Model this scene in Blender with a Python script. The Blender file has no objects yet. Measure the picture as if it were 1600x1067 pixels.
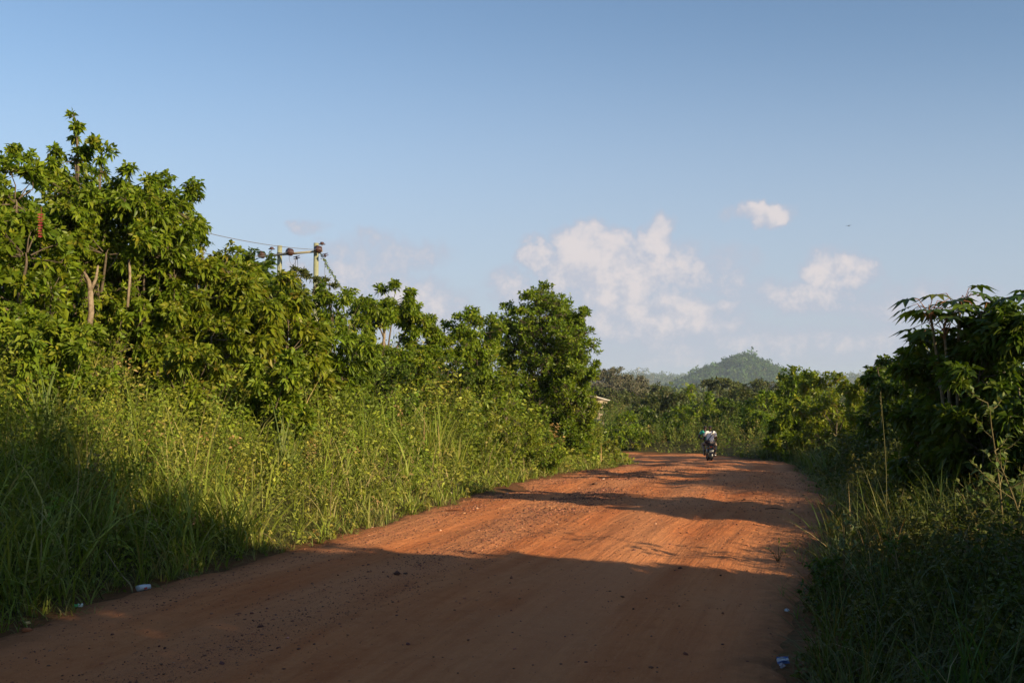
import bpy, math, random
import numpy as np
from mathutils import Vector
S = bpy.context.scene
COL = S.collection
R = math.radians
# ------------------------------------------------------------------ camera
PITCH = math.atan(66.5 / 1556)
cam = bpy.data.objects.new('camera', bpy.data.cameras.new('camera'))
COL.objects.link(cam)
cam.location = (0, 0, 1.7)
cam.rotation_euler = (R(90) + PITCH, 0, 0)
cam.data.lens = 35.0
cam.data.sensor_width = 36
cam.data.clip_start = 0.05
cam.data.clip_end = 20000
S.camera = cam
# ------------------------------------------------------------------ sun, sky, exposure
SUN_AZ, SUN_EL = R(132), R(19)
sv = Vector((math.sin(SUN_AZ) * math.cos(SUN_EL), math.cos(SUN_AZ) * math.cos(SUN_EL), math.sin(SUN_EL)))
sun = bpy.data.objects.new('sun', bpy.data.lights.new('sun', 'SUN'))
COL.objects.link(sun)
sun.data.energy = 5.0
sun.data.angle = R(0.5)
sun.data.color = (1.0, 0.80, 0.50)
sun.rotation_euler = sv.to_track_quat('Z', 'Y').to_euler()
S.view_settings.view_transform = 'Standard'
S.view_settings.look = 'None'
S.view_settings.gamma = 1
S.view_settings.exposure = 0.8
S.cycles.max_bounces = 6
S.cycles.volume_bounces = 0
S.cycles.diffuse_bounces = 3
S.cycles.transmission_bounces = 3


class NT:
    """tiny node-tree helper"""
    def __init__(s, tree):
        s.t = tree
        s.t.nodes.clear()

    def n(s, typ, ins=None, **kw):
        nd = s.t.nodes.new(typ)
        for k, v in kw.items():
            setattr(nd, k, v)
        for k, v in (ins or {}).items():
            if isinstance(v, bpy.types.NodeSocket):
                s.t.links.new(v, nd.inputs[k])
            else:
                nd.inputs[k].default_value = v
        return nd

    def m(s, op, a, b=0.0, c=None, clamp=False):
        nd = s.n('ShaderNodeMath', {0: a, 1: b}, operation=op, use_clamp=clamp)
        if c is not None:
            if isinstance(c, bpy.types.NodeSocket):
                s.t.links.new(c, nd.inputs[2])
            else:
                nd.inputs[2].default_value = c
        return nd.outputs[0]

    def mr(s, v, a, b, c=0.0, d=1.0, smooth=True):
        return s.n('ShaderNodeMapRange', {0: v, 1: a, 2: b, 3: c, 4: d},
                   interpolation_type='SMOOTHSTEP' if smooth else 'LINEAR').outputs[0]

    def mix(s, f, a, b):
        nd = s.n('ShaderNodeMix', data_type='RGBA')
        for i, v in ((0, f), (6, a), (7, b)):
            if isinstance(v, bpy.types.NodeSocket):
                s.t.links.new(v, nd.inputs[i])
            else:
                nd.inputs[i].default_value = v if i == 0 else (*v[:3], 1)
        return nd.outputs[2]

    def noise(s, vec, scale, detail=6, rough=0.55, dist=0.0):
        return s.n('ShaderNodeTexNoise', {'Vector': vec, 'Scale': scale, 'Detail': detail, 'Roughness': rough,
                                          'Distortion': dist}).outputs[0]


SKY_S = 0.085
KK = SKY_S * 2 ** 0.68


def kc(r_, g_, b_): return (r_ / KK, g_ / KK, b_ / KK)


world = bpy.data.worlds.new('World')
S.world = world
world.use_nodes = True
w = NT(world.node_tree)
sky = w.n('ShaderNodeTexSky', sky_type='NISHITA', sun_disc=False, sun_elevation=SUN_EL, sun_rotation=SUN_AZ,
          altitude=150, air_density=1.0, dust_density=0.4, ozone_density=2.2)
tc = w.n('ShaderNodeTexCoord').outputs['Generated']
sep = w.n('ShaderNodeSeparateXYZ', {0: tc})
ydiv = w.m('MAXIMUM', sep.outputs[1], 0.02)
ax = w.m('DIVIDE', sep.outputs[0], ydiv)
ez = w.m('DIVIDE', sep.outputs[2], ydiv)
uv = w.n('ShaderNodeCombineXYZ', {0: ax, 1: ez, 2: 0.0}).outputs[0]
# cumulus bank positions on the sky, as (azimuth tangent, elevation tangent, half width, half height, strength)
def cl(px, py, rx, ry, k):
    return ((px - 800) / 1556, (600 - py) / 1556, rx / 1556, ry / 1556, k)
CL = [cl(1190, 335, 50, 20, .92), cl(925, 385, 70, 44, 1.0), cl(838, 396, 36, 24, .85), cl(1028, 372, 40, 36, .92),
      cl(975, 425, 150, 66, .92), cl(1075, 478, 90, 30, .86), cl(1020, 500, 180, 46, .78), cl(1312, 425, 56, 38, .88),
      cl(1255, 462, 90, 34, .70), cl(1120, 425, 70, 44, .55), cl(800, 450, 50, 34, .66),
      cl(600, 395, 110, 40, .62), cl(650, 480, 90, 50, .74), cl(540, 440, 140, 60, .60),
      cl(1180, 540, 330, 45, .58), cl(1450, 475, 140, 40, .50), cl(485, 346, 40, 14, .5),
      cl(1850, 430, 160, 60, .9), cl(-250, 400, 160, 60, .8)]
n1 = w.noise(uv, 38.0, 12, 0.68, 0.15)
n2 = w.noise(uv, 9.0, 4, 0.5)
wp = w.n('ShaderNodeTexNoise', {'Vector': uv, 'Scale': 22.0, 'Detail': 6, 'Roughness': .6}).outputs[1]
wps = w.n('ShaderNodeSeparateXYZ', {0: wp})
axw = w.m('ADD', ax, w.m('MULTIPLY', w.m('SUBTRACT', wps.outputs[0], .5), .060))
ezw = w.m('ADD', ez, w.m('MULTIPLY', w.m('SUBTRACT', wps.outputs[1], .5), .045))
mask = None
sh = None
for (cx, cy, rx, ry, k) in CL:
    dx = w.m('DIVIDE', w.m('SUBTRACT', axw, cx), rx * 1.35)
    dy = w.m('DIVIDE', w.m('SUBTRACT', ezw, cy), ry * 1.35)
    d2 = w.m('ADD', w.m('MULTIPLY', dx, dx), w.m('MULTIPLY', dy, dy))
    v = w.m('MULTIPLY', w.mr(d2, 0.0, 1.0, k, 0.0), 1.0)
    mask = v if mask is None else w.m('MAXIMUM', mask, v)
    # height within its own bank: tops catch more light than bases
    t = w.m('MULTIPLY', v, w.m('ADD', w.m('MULTIPLY', dy, 0.9), w.m('MULTIPLY', dx, 0.2)))
    sh = t if sh is None else w.m('ADD', sh, t)
dens = w.m('ADD', mask, w.m('MULTIPLY', w.m('SUBTRACT', n1, 0.5), 1.5))
dens = w.m('ADD', dens, w.m('MULTIPLY', w.m('SUBTRACT', n2, 0.5), 0.8))
core = w.mr(dens, 0.44, 1.02)
veil = w.mr(dens, 0.0, 0.75, 0.0, 0.85)
inrange = w.mr(mask, 0.02, 0.16)
core = w.m('MULTIPLY', core, inrange)
veil = w.m('MULTIPLY', veil, inrange)
n1b = w.noise(w.n('ShaderNodeVectorMath', {0: uv, 1: (0.012, 0.010, 0)}, operation='ADD').outputs[0], 38.0, 12, 0.68, 0.15)
relief = w.m('ADD', w.m('MULTIPLY', w.m('SUBTRACT', n1, n1b), 2.6), w.m('MULTIPLY', sh, 0.9))
lit = w.mr(relief, -0.75, 0.25)
ccol = w.mix(lit, kc(.52, .53, .60), kc(.74, .67, .66))
skyc = sky.outputs[0]
hz = w.mr(ez, 0.0, 0.40, 0.88, 0.0)
skyc = w.mix(hz, skyc, kc(.42, .47, .585))
skyc = w.mix(veil, skyc, kc(.45, .485, .585))
skyc = w.mix(w.m('MULTIPLY', core, 0.82), skyc, ccol)
front = w.mr(sep.outputs[1], 0.02, 0.2)
skyc = w.mix(front, sky.outputs[0], skyc)
bg = w.n('ShaderNodeBackground', {'Color': skyc, 'Strength': SKY_S})
w.n('ShaderNodeOutputWorld', {0: bg.outputs[0]})

# ------------------------------------------------------------------ helpers
rng = np.random.default_rng(11)
F = 1556.0


def PW(px, py, d):
    """photograph direction -> real point at the given distance along +Y"""
    a = (px - 800) / F
    b = (533.5 - py) / F
    cp, sp = math.cos(PITCH), math.sin(PITCH)
    y = cp - b * sp
    z = sp + b * cp
    return np.array([a / y * d, d, 1.7 + z / y * d])


def tag(o, label=None, cat=None, group=None, kind=None):
    if label: o['label'] = label
    if cat: o['category'] = cat
    if group: o['group'] = group
    if kind: o['kind'] = kind
    return o


def empty(name, loc, label, cat, group=None, rz=0.0):
    o = bpy.data.objects.new(name, None)
    o.empty_display_size = 0.2
    COL.objects.link(o)
    o.location = loc
    o.rotation_euler = (0, 0, rz)
    return tag(o, label, cat, group)


def hashn(ix, iy, seed):
    h = (ix.astype(np.int64) * 374761393 + iy.astype(np.int64) * 668265263 + seed * 974711) & 0x7fffffff
    h = ((h ^ (h >> 13)) * 1274126177) & 0x7fffffff
    return ((h ^ (h >> 16)) & 0xffff) / 65535.0


def vn(x, y, seed=0):
    x = np.asarray(x, float); y = np.asarray(y, float)
    ix = np.floor(x); iy = np.floor(y)
    fx = x - ix; fy = y - iy
    fx = fx * fx * (3 - 2 * fx); fy = fy * fy * (3 - 2 * fy)
    a = hashn(ix, iy, seed); b = hashn(ix + 1, iy, seed)
    c = hashn(ix, iy + 1, seed); d = hashn(ix + 1, iy + 1, seed)
    return (a * (1 - fx) + b * fx) * (1 - fy) + (c * (1 - fx) + d * fx) * fy


def fbm(x, y, seed=0, oct=4):
    s = 0; a = 1; t = 0
    for i in range(oct):
        s = s + a * vn(x * 2 ** i, y * 2 ** i, seed + i * 17)
        t += a; a *= .5
    return s / t - .5


def sstep(x, a, b):
    t = np.clip((x - a) / (b - a), 0, 1)
    return t * t * (3 - 2 * t)


class Geo:
    """collects triangles/quads with a colour per vertex, then becomes ONE mesh"""
    def __init__(s):
        s.v = []; s.f3 = []; s.f4 = []; s.c = []; s.n = 0

    def add(s, v, c, f3=None, f4=None):
        v = np.asarray(v, np.float32).reshape(-1, 3)
        c = np.asarray(c, np.float32)
        if c.ndim == 1:
            c = np.tile(c, (len(v), 1))
        s.v.append(v); s.c.append(c)
        if f3 is not None: s.f3.append(np.asarray(f3, np.int64).reshape(-1, 3) + s.n)
        if f4 is not None: s.f4.append(np.asarray(f4, np.int64).reshape(-1, 4) + s.n)
        s.n += len(v)

    def build(s, name, mat, parent=None, smooth=False, offset=None):
        v = np.concatenate(s.v) if s.v else np.zeros((0, 3), np.float32)
        if offset is not None:
            v = v - np.asarray(offset, np.float32)
        c = np.concatenate(s.c)
        f3 = np.concatenate(s.f3) if s.f3 else np.zeros((0, 3), np.int64)
        f4 = np.concatenate(s.f4) if s.f4 else np.zeros((0, 4), np.int64)
        me = bpy.data.meshes.new(name)
        me.vertices.add(len(v)); me.vertices.foreach_set('co', v.ravel())
        nl = len(f3) * 3 + len(f4) * 4
        me.loops.add(nl)
        me.loops.foreach_set('vertex_index', np.concatenate([f3.ravel(), f4.ravel()]).astype(np.int32))
        npoly = len(f3) + len(f4)
        me.polygons.add(npoly)
        st = np.concatenate([np.arange(len(f3)) * 3, len(f3) * 3 + np.arange(len(f4)) * 4]).astype(np.int32)
        me.polygons.foreach_set('loop_start', st)
        if smooth:
            me.polygons.foreach_set('use_smooth', np.ones(npoly, bool))
        at = me.color_attributes.new('col', 'FLOAT_COLOR', 'POINT')
        at.data.foreach_set('color', np.concatenate([c, np.ones((len(c), 1), np.float32)], 1).ravel())
        me.update(calc_edges=True)
        me.validate()
        me.materials.append(mat)
        o = bpy.data.objects.new(name, me)
        COL.objects.link(o)
        if parent is not None: o.parent = parent
        return o

    def tube(s, pts, rad, c, sides=6, cap=True):
        pts = np.asarray(pts, float); rad = np.broadcast_to(np.asarray(rad, float), (len(pts),))
        tn = np.gradient(pts, axis=0)
        tn /= np.linalg.norm(tn, axis=1, keepdims=True) + 1e-9
        ref = np.array([0, 0, 1.0]) if abs(tn[:, 2]).mean() < .8 else np.array([1.0, 0, 0])
        u = np.cross(tn, ref); u /= np.linalg.norm(u, axis=1, keepdims=True) + 1e-9
        w_ = np.cross(tn, u)
        a = np.arange(sides) / sides * 2 * math.pi
        V = pts[:, None] + rad[:, None, None] * (u[:, None] * np.cos(a)[None, :, None] + w_[:, None] * np.sin(a)[None, :, None])
        n = len(pts)
        i, j = np.meshgrid(np.arange(n - 1), np.arange(sides), indexing='ij')
        j2 = (j + 1) % sides
        f = np.stack([i * sides + j, i * sides + j2, (i + 1) * sides + j2, (i + 1) * sides + j], -1)
        V = V.reshape(-1, 3)
        f3 = None
        if cap:
            V = np.concatenate([V, pts[:1], pts[-1:]])
            k = np.arange(sides); k2 = (k + 1) % sides
            f3 = np.concatenate([np.stack([np.full(sides, n * sides), k2, k], -1),
                                 np.stack([np.full(sides, n * sides + 1), (n - 1) * sides + k, (n - 1) * sides + k2], -1)])
        s.add(V, c, f3, f)

    def box(s, c0, c1, col, bev=0.0, M=None):
        x0, y0, z0 = c0; x1, y1, z1 = c1
        b = bev
        if b <= 0:
            V = np.array([(x, y, z) for z in (z0, z1) for y in (y0, y1) for x in (x0, x1)], float)
            f = [(0, 2, 3, 1), (4, 5, 7, 6), (0, 1, 5, 4), (2, 6, 7, 3), (0, 4, 6, 2), (1, 3, 7, 5)]
            f3 = None
        else:
            ring = lambda z, q: [(x0 + q, y0 + b, z), (x0 + b, y0 + q, z), (x1 - b, y0 + q, z), (x1 - q, y0 + b, z),
                                 (x1 - q, y1 - b, z), (x1 - b, y1 - q, z), (x0 + b, y1 - q, z), (x0 + q, y1 - b, z)]
            V = np.array(ring(z0, b * .5) + ring(z0 + b, 0) + ring(z1 - b, 0) + ring(z1, b * .5), float)
            f = [(r * 8 + k, r * 8 + (k + 1) % 8, (r + 1) * 8 + (k + 1) % 8, (r + 1) * 8 + k) for r in range(3) for k in range(8)]
            f3 = [(0, k + 1, k) for k in range(1, 7)] + [(24, 24 + k, 24 + k + 1) for k in range(1, 7)]
        if M is not None:
            V = np.array([M @ Vector(p) for p in V])
        s.add(V, col, f3, f)

    def lathe(s, prof, c, o=(0, 0, 0), axis=(0, 0, 1), sides=12):
        """prof: (along, radius)"""
        A = Vector(axis).normalized()
        q = A.to_track_quat('Z', 'Y')
        V = []
        for (h, r) in prof:
            for k in range(sides):
                a = k / sides * 2 * math.pi
                V.append(np.array(o) + np.array(q @ Vector((r * math.cos(a), r * math.sin(a), h))))
        f = [(r * sides + k, r * sides + (k + 1) % sides, (r + 1) * sides + (k + 1) % sides, (r + 1) * sides + k)
             for r in range(len(prof) - 1) for k in range(sides)]
        V.append(np.array(o) + np.array(A) * prof[0][0]); V.append(np.array(o) + np.array(A) * prof[-1][0])
        n = len(prof) * sides
        f3 = [(n, (k + 1) % sides, k) for k in range(sides)] + \
             [(n + 1, n - sides + k, n - sides + (k + 1) % sides) for k in range(sides)]
        s.add(V, c, f3, f)

    # ---- vegetation primitives, vectorised
    def leaves(s, P, D, N, L, W, C, droop=0.25, simple=False):
        n = len(P)
        if n == 0: return
        D = D / (np.linalg.norm(D, axis=1, keepdims=True) + 1e-9)
        B = np.cross(D, N); B /= np.linalg.norm(B, axis=1, keepdims=True) + 1e-9
        N = np.cross(B, D)
        L = np.broadcast_to(L, (n,))[:, None]; W = np.broadcast_to(W, (n,))[:, None]
        down = np.array([0, 0, -1.0]) * droop
        tip = P + D * L + down * L
        if simple:
            mid = P + D * L * .45 + down * L * .15
            V = np.stack([P, mid + B * W * .5, tip, mid - B * W * .5], 1)
            f = np.arange(n)[:, None] * 4 + np.array([0, 1, 2, 3])
            s.add(V.reshape(-1, 3), np.repeat(C, 4, 0), None, f)
        else:
            mid = P + D * L * .42 + down * L * .14
            up = N * W * .16
            V = np.stack([P, mid + B * W * .5 + up, mid, mid - B * W * .5 + up, tip], 1)
            f = (np.arange(n)[:, None, None] * 5 + np.array([[0, 1, 2], [0, 2, 3], [2, 1, 4], [3, 2, 4]])[None]).reshape(-1, 3)
            s.add(V.reshape(-1, 3), np.repeat(C, 5, 0), f)

    def blades(s, P, D, L, W, C, bend=0.6, k=4, az=None):
        """grass blades: P root, D unit up-ish dir, bend -> falls over sideways; C (n,3)"""
        n = len(P)
        if n == 0: return
        L = np.broadcast_to(L, (n,)); W = np.broadcast_to(W, (n,)); bend = np.broadcast_to(bend, (n,))
        h = np.stack([D[:, 0], D[:, 1], np.zeros(n)], 1)
        a = rng.uniform(0, 2 * math.pi, n)
        h = h + .3 * np.stack([np.cos(a), np.sin(a), np.zeros(n)], 1)
        h /= np.linalg.norm(h, axis=1, keepdims=True) + 1e-9
        side = np.stack([-h[:, 1], h[:, 0], np.zeros(n)], 1)
        tw = rng.normal(0, .5, n)[:, None]
        side = side + h * tw; side /= np.linalg.norm(side, axis=1, keepdims=True)
        th = np.arccos(np.clip(D[:, 2], -1, 1))
        pos = P.copy(); seg = (L / k)
        rows = []
        for i in range(k + 1):
            wd = W * (0.75 if i == 0 else (1.0 if i < k * .5 else (1 - (i - k * .5) / (k * .5)) * .9 + .02)) * .5
            rows.append((pos - side * wd[:, None], pos + side * wd[:, None]))
            ang = th + bend * ((i + 1) / k) ** 1.6 * 2.0
            pos = pos + (h * np.sin(ang)[:, None] + np.array([0, 0, 1.0]) * np.cos(ang)[:, None]) * seg[:, None]
        V = np.stack([q for r in rows for q in r], 1)
        m = 2 * (k + 1)
        f = np.array([(2 * i, 2 * i + 1, 2 * i + 3, 2 * i + 2) for i in range(k)])
        f = (np.arange(n)[:, None, None] * m + f[None]).reshape(-1, 4)
        s.add(V.reshape(-1, 3), np.repeat(C, m, 0), None, f)

    def stems(s, A, B, r, C):
        """thin three-sided straight stems A->B"""
        n = len(A)
        if n == 0: return
        T = B - A; T /= np.linalg.norm(T, axis=1, keepdims=True) + 1e-9
        ref = np.where(np.abs(T[:, 2:3]) < .8, np.array([[0, 0, 1.0]]), np.array([[1.0, 0, 0]]))
        u = np.cross(T, ref); u /= np.linalg.norm(u, axis=1, keepdims=True) + 1e-9
        v = np.cross(T, u)
        r = np.broadcast_to(r, (n,))[:, None]
        ring = [u * math.cos(a) + v * math.sin(a) for a in (0, 2.094, 4.189)]
        V = np.stack([A + q * r for q in ring] + [B + q * r * .5 for q in ring], 1)
        f = np.array([(0, 1, 4, 3), (1, 2, 5, 4), (2, 0, 3, 5)])
        f = (np.arange(n)[:, None, None] * 6 + f[None]).reshape(-1, 4)
        s.add(V.reshape(-1, 3), np.repeat(C, 6, 0), None, f)


def rdir(n):
    d = rng.normal(size=(n, 3)); return d / np.linalg.norm(d, axis=1, keepdims=True)


def pal(n, cols, wts, var=0.22):
    cols = np.array(cols, float)
    i = rng.choice(len(cols), n, p=np.array(wts) / sum(wts))
    c = cols[i] * np.exp(rng.normal(0, var, (n, 1)))
    return np.clip(c * (1 + rng.normal(0, .06, (n, 3))), 0.002, .9)


# ------------------------------------------------------------------ materials
def mat_base(name):
    m = bpy.data.materials.new(name); m.use_nodes = True
    return m, NT(m.node_tree)


def mat_leaf(name, gloss=0.42, trans=0.28, tcol=(1.25, 1.35, .35)):
    m, t = mat_base(name)
    c = t.n('ShaderNodeVertexColor', layer_name='col').outputs[0]
    g = t.n('ShaderNodeTexCoord').outputs['Object']
    nz = t.noise(g, 30.0, 2)
    c2 = t.mix(t.mr(nz, .35, .7, 0, .35), c, (0.11, .13, .02))
    p = t.n('ShaderNodeBsdfPrincipled', {'Base Color': c2, 'Roughness': gloss, 'Specular IOR Level': .22})
    tr = t.n('ShaderNodeBsdfTranslucent', {'Color': t.n('ShaderNodeMix', {0: 1.0, 6: c2, 7: (*tcol, 1)},
             data_type='RGBA', blend_type='MULTIPLY').outputs[2]})
    mx = t.n('ShaderNodeMixShader', {0: trans, 1: p.outputs[0], 2: tr.outputs[0]})
    t.n('ShaderNodeOutputMaterial', {0: mx.outputs[0]})
    return m


def mat_col(name, rough=.7, spec=.3, metal=0.0, nscale=40.0, namp=.35, bump=.0, tint=(.5, .45, .4)):
    """vertex-coloured solid with mottled wear"""
    m, t = mat_base(name)
    c = t.n('ShaderNodeVertexColor', layer_name='col').outputs[0]
    g = t.n('ShaderNodeTexCoord').outputs['Object']
    nz = t.noise(g, nscale, 5, .6)
    dk = t.n('ShaderNodeMix', {0: t.mr(nz, .3, .75, 0, namp), 6: c, 7: (*tint, 1)}, data_type='RGBA', blend_type='MULTIPLY').outputs[2]
    p = t.n('ShaderNodeBsdfPrincipled', {'Base Color': dk, 'Roughness': t.mr(nz, .2, .8, rough - .1, min(rough + .1, 1)),
                                         'Metallic': metal, 'Specular IOR Level': spec})
    if bump > 0:
        b = t.n('ShaderNodeBump', {'Height': t.noise(g, nscale * 1.7, 5, .6), 'Strength': bump, 'Distance': .02})
        t.t.links.new(b.outputs[0], p.inputs['Normal'])
    t.n('ShaderNodeOutputMaterial', {0: p.outputs[0]})
    return m


M_LEAF = mat_leaf('leaf_broad', .40, .38)
M_WEED = mat_leaf('leaf_weed', .55, .30)
M_GRASS = mat_leaf('grass_blade', .5, .30)
M_FAR = mat_leaf('leaf_far', .8, .12)
M_BARK = mat_col('bark', .85, .2, nscale=18, namp=.7, bump=.5, tint=(.35, .3, .25))
M_STONE = mat_col('stone', .85, .2, nscale=60, namp=.4)
M_PAINT = mat_col('painted_metal', .35, .5, nscale=25, namp=.3)
M_STEEL = mat_col('steel', .35, .5, metal=.9, nscale=40, namp=.3)
M_RUBBER = mat_col('rubber', .8, .25, nscale=60, namp=.2, tint=(1.8, 1.4, 1.2))
M_CLOTH = mat_col('cloth', .9, .1, nscale=12, namp=.25, tint=(.8, .78, .75))
M_SKIN = mat_col('skin', .5, .35, nscale=30, namp=.15)
M_PLASTIC = mat_col('plastic', .3, .5, nscale=60, namp=.25)
M_CERAMIC = mat_col('ceramic', .2, .6, nscale=20, namp=.3)
M_CONC = mat_col('weathered_pole', .9, .2, nscale=9, namp=.45, bump=.25, tint=(.6, .6, .45))

# ground: dark humus, leaf litter and dry grass thatch, red soil showing near the road
M_GROUND, t = mat_base('bank_soil')
g = t.n('ShaderNodeTexCoord').outputs['Object']
att = t.n('ShaderNodeVertexColor', layer_name='col').outputs[0]
nA = t.noise(g, .9, 6, .6); nB = t.noise(g, 14, 6, .7); nC = t.noise(g, 60, 4, .7)
c = t.mix(t.mr(nB, .35, .65), (.035, .04, .012), (.085, .075, .028))
c = t.mix(t.mr(nC, .5, .7, 0, .7), c, (.16, .12, .055))
sepc = t.n('ShaderNodeSeparateColor', {0: att})
soil = t.m('MULTIPLY', sepc.outputs[0], t.mr(t.m('ADD', nB, t.m('MULTIPLY', nA, .5)), .55, .9, .35, 1.0))
c = t.mix(soil, c, (.20, .085, .036))
c = t.mix(sepc.outputs[1], c, t.mix(t.mr(nA, .3, .7), (.045, .065, .02), (.11, .10, .04)))
b = t.n('ShaderNodeBump', {'Height': nB, 'Strength': .9, 'Distance': .06})
p = t.n('ShaderNodeBsdfPrincipled', {'Base Color': c, 'Roughness': .95, 'Specular IOR Level': .1, 'Normal': b.outputs[0]})
t.n('ShaderNodeOutputMaterial', {0: p.outputs[0]})

# road: packed red laterite. attribute: R = along-track dust band, G = grit band
M_ROAD, t = mat_base('laterite_road')
g = t.n('ShaderNodeTexCoord').outputs['Object']
att = t.n('ShaderNodeSeparateColor', {0: t.n('ShaderNodeVertexColor', layer_name='col').outputs[0]})
trk = t.n('ShaderNodeAttribute', attribute_name='trk').outputs['Vector']
rotg = t.n('ShaderNodeMapping', {0: trk, 3: (2.2, .22, 1)}).outputs[0]
fine = t.n('ShaderNodeMapping', {0: trk, 3: (9, .5, 1)}).outputs[0]
nA = t.noise(g, .55, 5, .55); nS = t.noise(rotg, 1.6, 6, .6); nB = t.noise(g, 7, 6, .65); nC = t.noise(g, 60, 3, .7); nD = t.noise(g, 120, 3, .75); nF = t.noise(fine, 1.5, 5, .6)
c = t.mix(t.mr(nS, .32, .68), (.50, .155, .050), (.61, .225, .082))
c = t.mix(t.mr(nF, .42, .66, 0, .35), c, (.40, .115, .036))
c = t.mix(t.mr(nA, .35, .7, 0, .55), c, (.54, .215, .085))
c = t.mix(t.mr(nB, .45, .75, 0, .45), c, (.38, .11, .035))
c = t.mix(t.m('MULTIPLY', att.outputs[0], .6), c, (.62, .275, .125))
c = t.mix(t.mr(nC, .56, .70, 0, .35), c, (.66, .36, .20))
grit = t.m('MULTIPLY', t.mr(nD, .54, .62), t.mr(t.m('ADD', t.m('MULTIPLY', nB, .6), att.outputs[1]), .35, .95, .12, 1.0))
c = t.mix(grit, c, (.13, .06, .042))
c = t.mix(t.m('MULTIPLY', att.outputs[2], t.mr(nB, .3, .6, .45, 1.0)), c, (.19, .085, .036))
bh = t.m('ADD', t.m('ADD', t.m('MULTIPLY', nF, 1.0), nB), t.m('ADD', t.m('MULTIPLY', nC, .35), t.m('MULTIPLY', nD, .22)))
b = t.n('ShaderNodeBump', {'Height': bh, 'Strength': .8, 'Distance': .04})
p = t.n('ShaderNodeBsdfPrincipled', {'Base Color': c, 'Roughness': .93, 'Specular IOR Level': .12, 'Normal': b.outputs[0]})
t.n('ShaderNodeOutputMaterial', {0: p.outputs[0]})

# ------------------------------------------------------------------ road course and land height
LE = np.array([(-13, -22), (-7.6, -6), (-5.7, 0), (-3.5, 6.8), (-3.04, 8.3), (-2.06, 10.9), (-0.95, 15.6), (1.15, 25),
               (3.3, 33), (4.9, 40), (5.0, 46), (1.5, 52.5), (-6, 58), (-24, 66), (-60, 74)], float)
RE = np.array([(-7.6, -24), (-2.2, -6.6), (-.35, -.6), (1.5, 5.4), (2.13, 7.3), (2.95, 9.8), (4.55, 14.6), (7.3, 24.8),
               (9.3, 33), (11.2, 41), (11.9, 48), (9.3, 56), (-2, 65), (-22, 73), (-60, 82)], float)


def smooth(P, k=24):
    out = []
    n = len(P)
    for i in range(n - 1):
        p0 = P[max(i - 1, 0)]; p1 = P[i]; p2 = P[i + 1]; p3 = P[min(i + 2, n - 1)]
        for j in range(k):
            u = j / k
            out.append(.5 * ((2 * p1) + (-p0 + p2) * u + (2 * p0 - 5 * p1 + 4 * p2 - p3) * u * u + (-p0 + 3 * p1 - 3 * p2 + p3) * u ** 3))
    out.append(P[-1])
    return np.array(out)


SL, SR = smooth(LE), smooth(RE)
SC = (SL + SR) / 2
HW = np.linalg.norm(SR - SL, axis=1) / 2
TAN = np.gradient(SC, axis=0); TAN /= np.linalg.norm(TAN, axis=1, keepdims=True)


def roadinfo(x, y):
    """signed distance outside the road edge, side (-1 left, +1 right), nearest index"""
    x = np.asarray(x, float).ravel(); y = np.asarray(y, float).ravel()
    sd = np.empty(len(x)); side = np.empty(len(x)); idx = np.empty(len(x), int)
    for a in range(0, len(x), 20000):
        dx = x[a:a + 20000, None] - SC[None, :, 0]; dy = y[a:a + 20000, None] - SC[None, :, 1]
        d2 = dx * dx + dy * dy
        i = d2.argmin(1); r = np.arange(len(i))
        ddx, ddy = dx[r, i], dy[r, i]
        cr = TAN[i, 0] * ddy - TAN[i, 1] * ddx     # + = left
        al = np.abs(TAN[i, 0] * ddx + TAN[i, 1] * ddy)
        # use lateral offset close by, true distance at the ends
        dist = np.sqrt(d2[r, i])
        sd[a:a + 20000] = dist - HW[i]; side[a:a + 20000] = np.where(cr > 0, -1, 1); idx[a:a + 20000] = i
    return sd, side, idx


YK = [-300, -20, 0, 10, 12.7, 18, 25, 35, 40, 45, 55, 65, 80, 120, 200, 400, 8000]
ZK = [2, .2, 0, -.02, -.08, -.25, -.6, -1.22, -1.52, -1.86, -2.25, -2.6, -3.2, -5.0, -8, -10, -10]


def zprof(y): return np.interp(y, YK, ZK)


ZC = zprof(SC[:, 1])


def ground_z(x, y, full=False):
    x = np.asarray(x, float).ravel(); y = np.asarray(y, float).ravel()
    sd, side, idx = roadinfo(x, y)
    zr = ZC[idx]
    far = sstep(sd, 5, 26)
    base = zr * (1 - far) + zprof(y) * far
    fade = 1 - sstep(y, 55, 110) * .6
    near = sstep(y, 7, 14)
    bl = (.78 * sstep(sd, .3, 3.6) + .55 * sstep(sd, 3, 10)) * np.where(idx > 240, .5, 1)
    br = ((.45 + .35 * near) * sstep(sd, .2, 3.0) + (.05 + .65 * near) * sstep(sd, 2.5, 9)) * np.where(idx > 240, .5, 1)
    z = base + np.where(side < 0, bl, br) * fade
    nz = fbm(x * .35, y * .35, 3) * .35 + fbm(x * 1.6, y * 1.6, 9) * .12
    z = z + nz * sstep(sd, .2, 2.5) + fbm(x * .012, y * .012, 5) * 3 * sstep(np.hypot(x, y), 80, 300)
    if full: return z, sd, side, idx
    return z


# ground sheet
def spaced(lo, a, b, step, hi):
    core = np.arange(a, b + 1e-6, step)
    up = [core[-1]]; st = step
    while up[-1] < hi: st *= 1.16; up.append(up[-1] + st)
    dn = [core[0]]; st = step
    while dn[-1] > lo: st *= 1.16; dn.append(dn[-1] - st)
    return np.array(dn[1:][::-1] + list(core) + up[1:])


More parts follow.
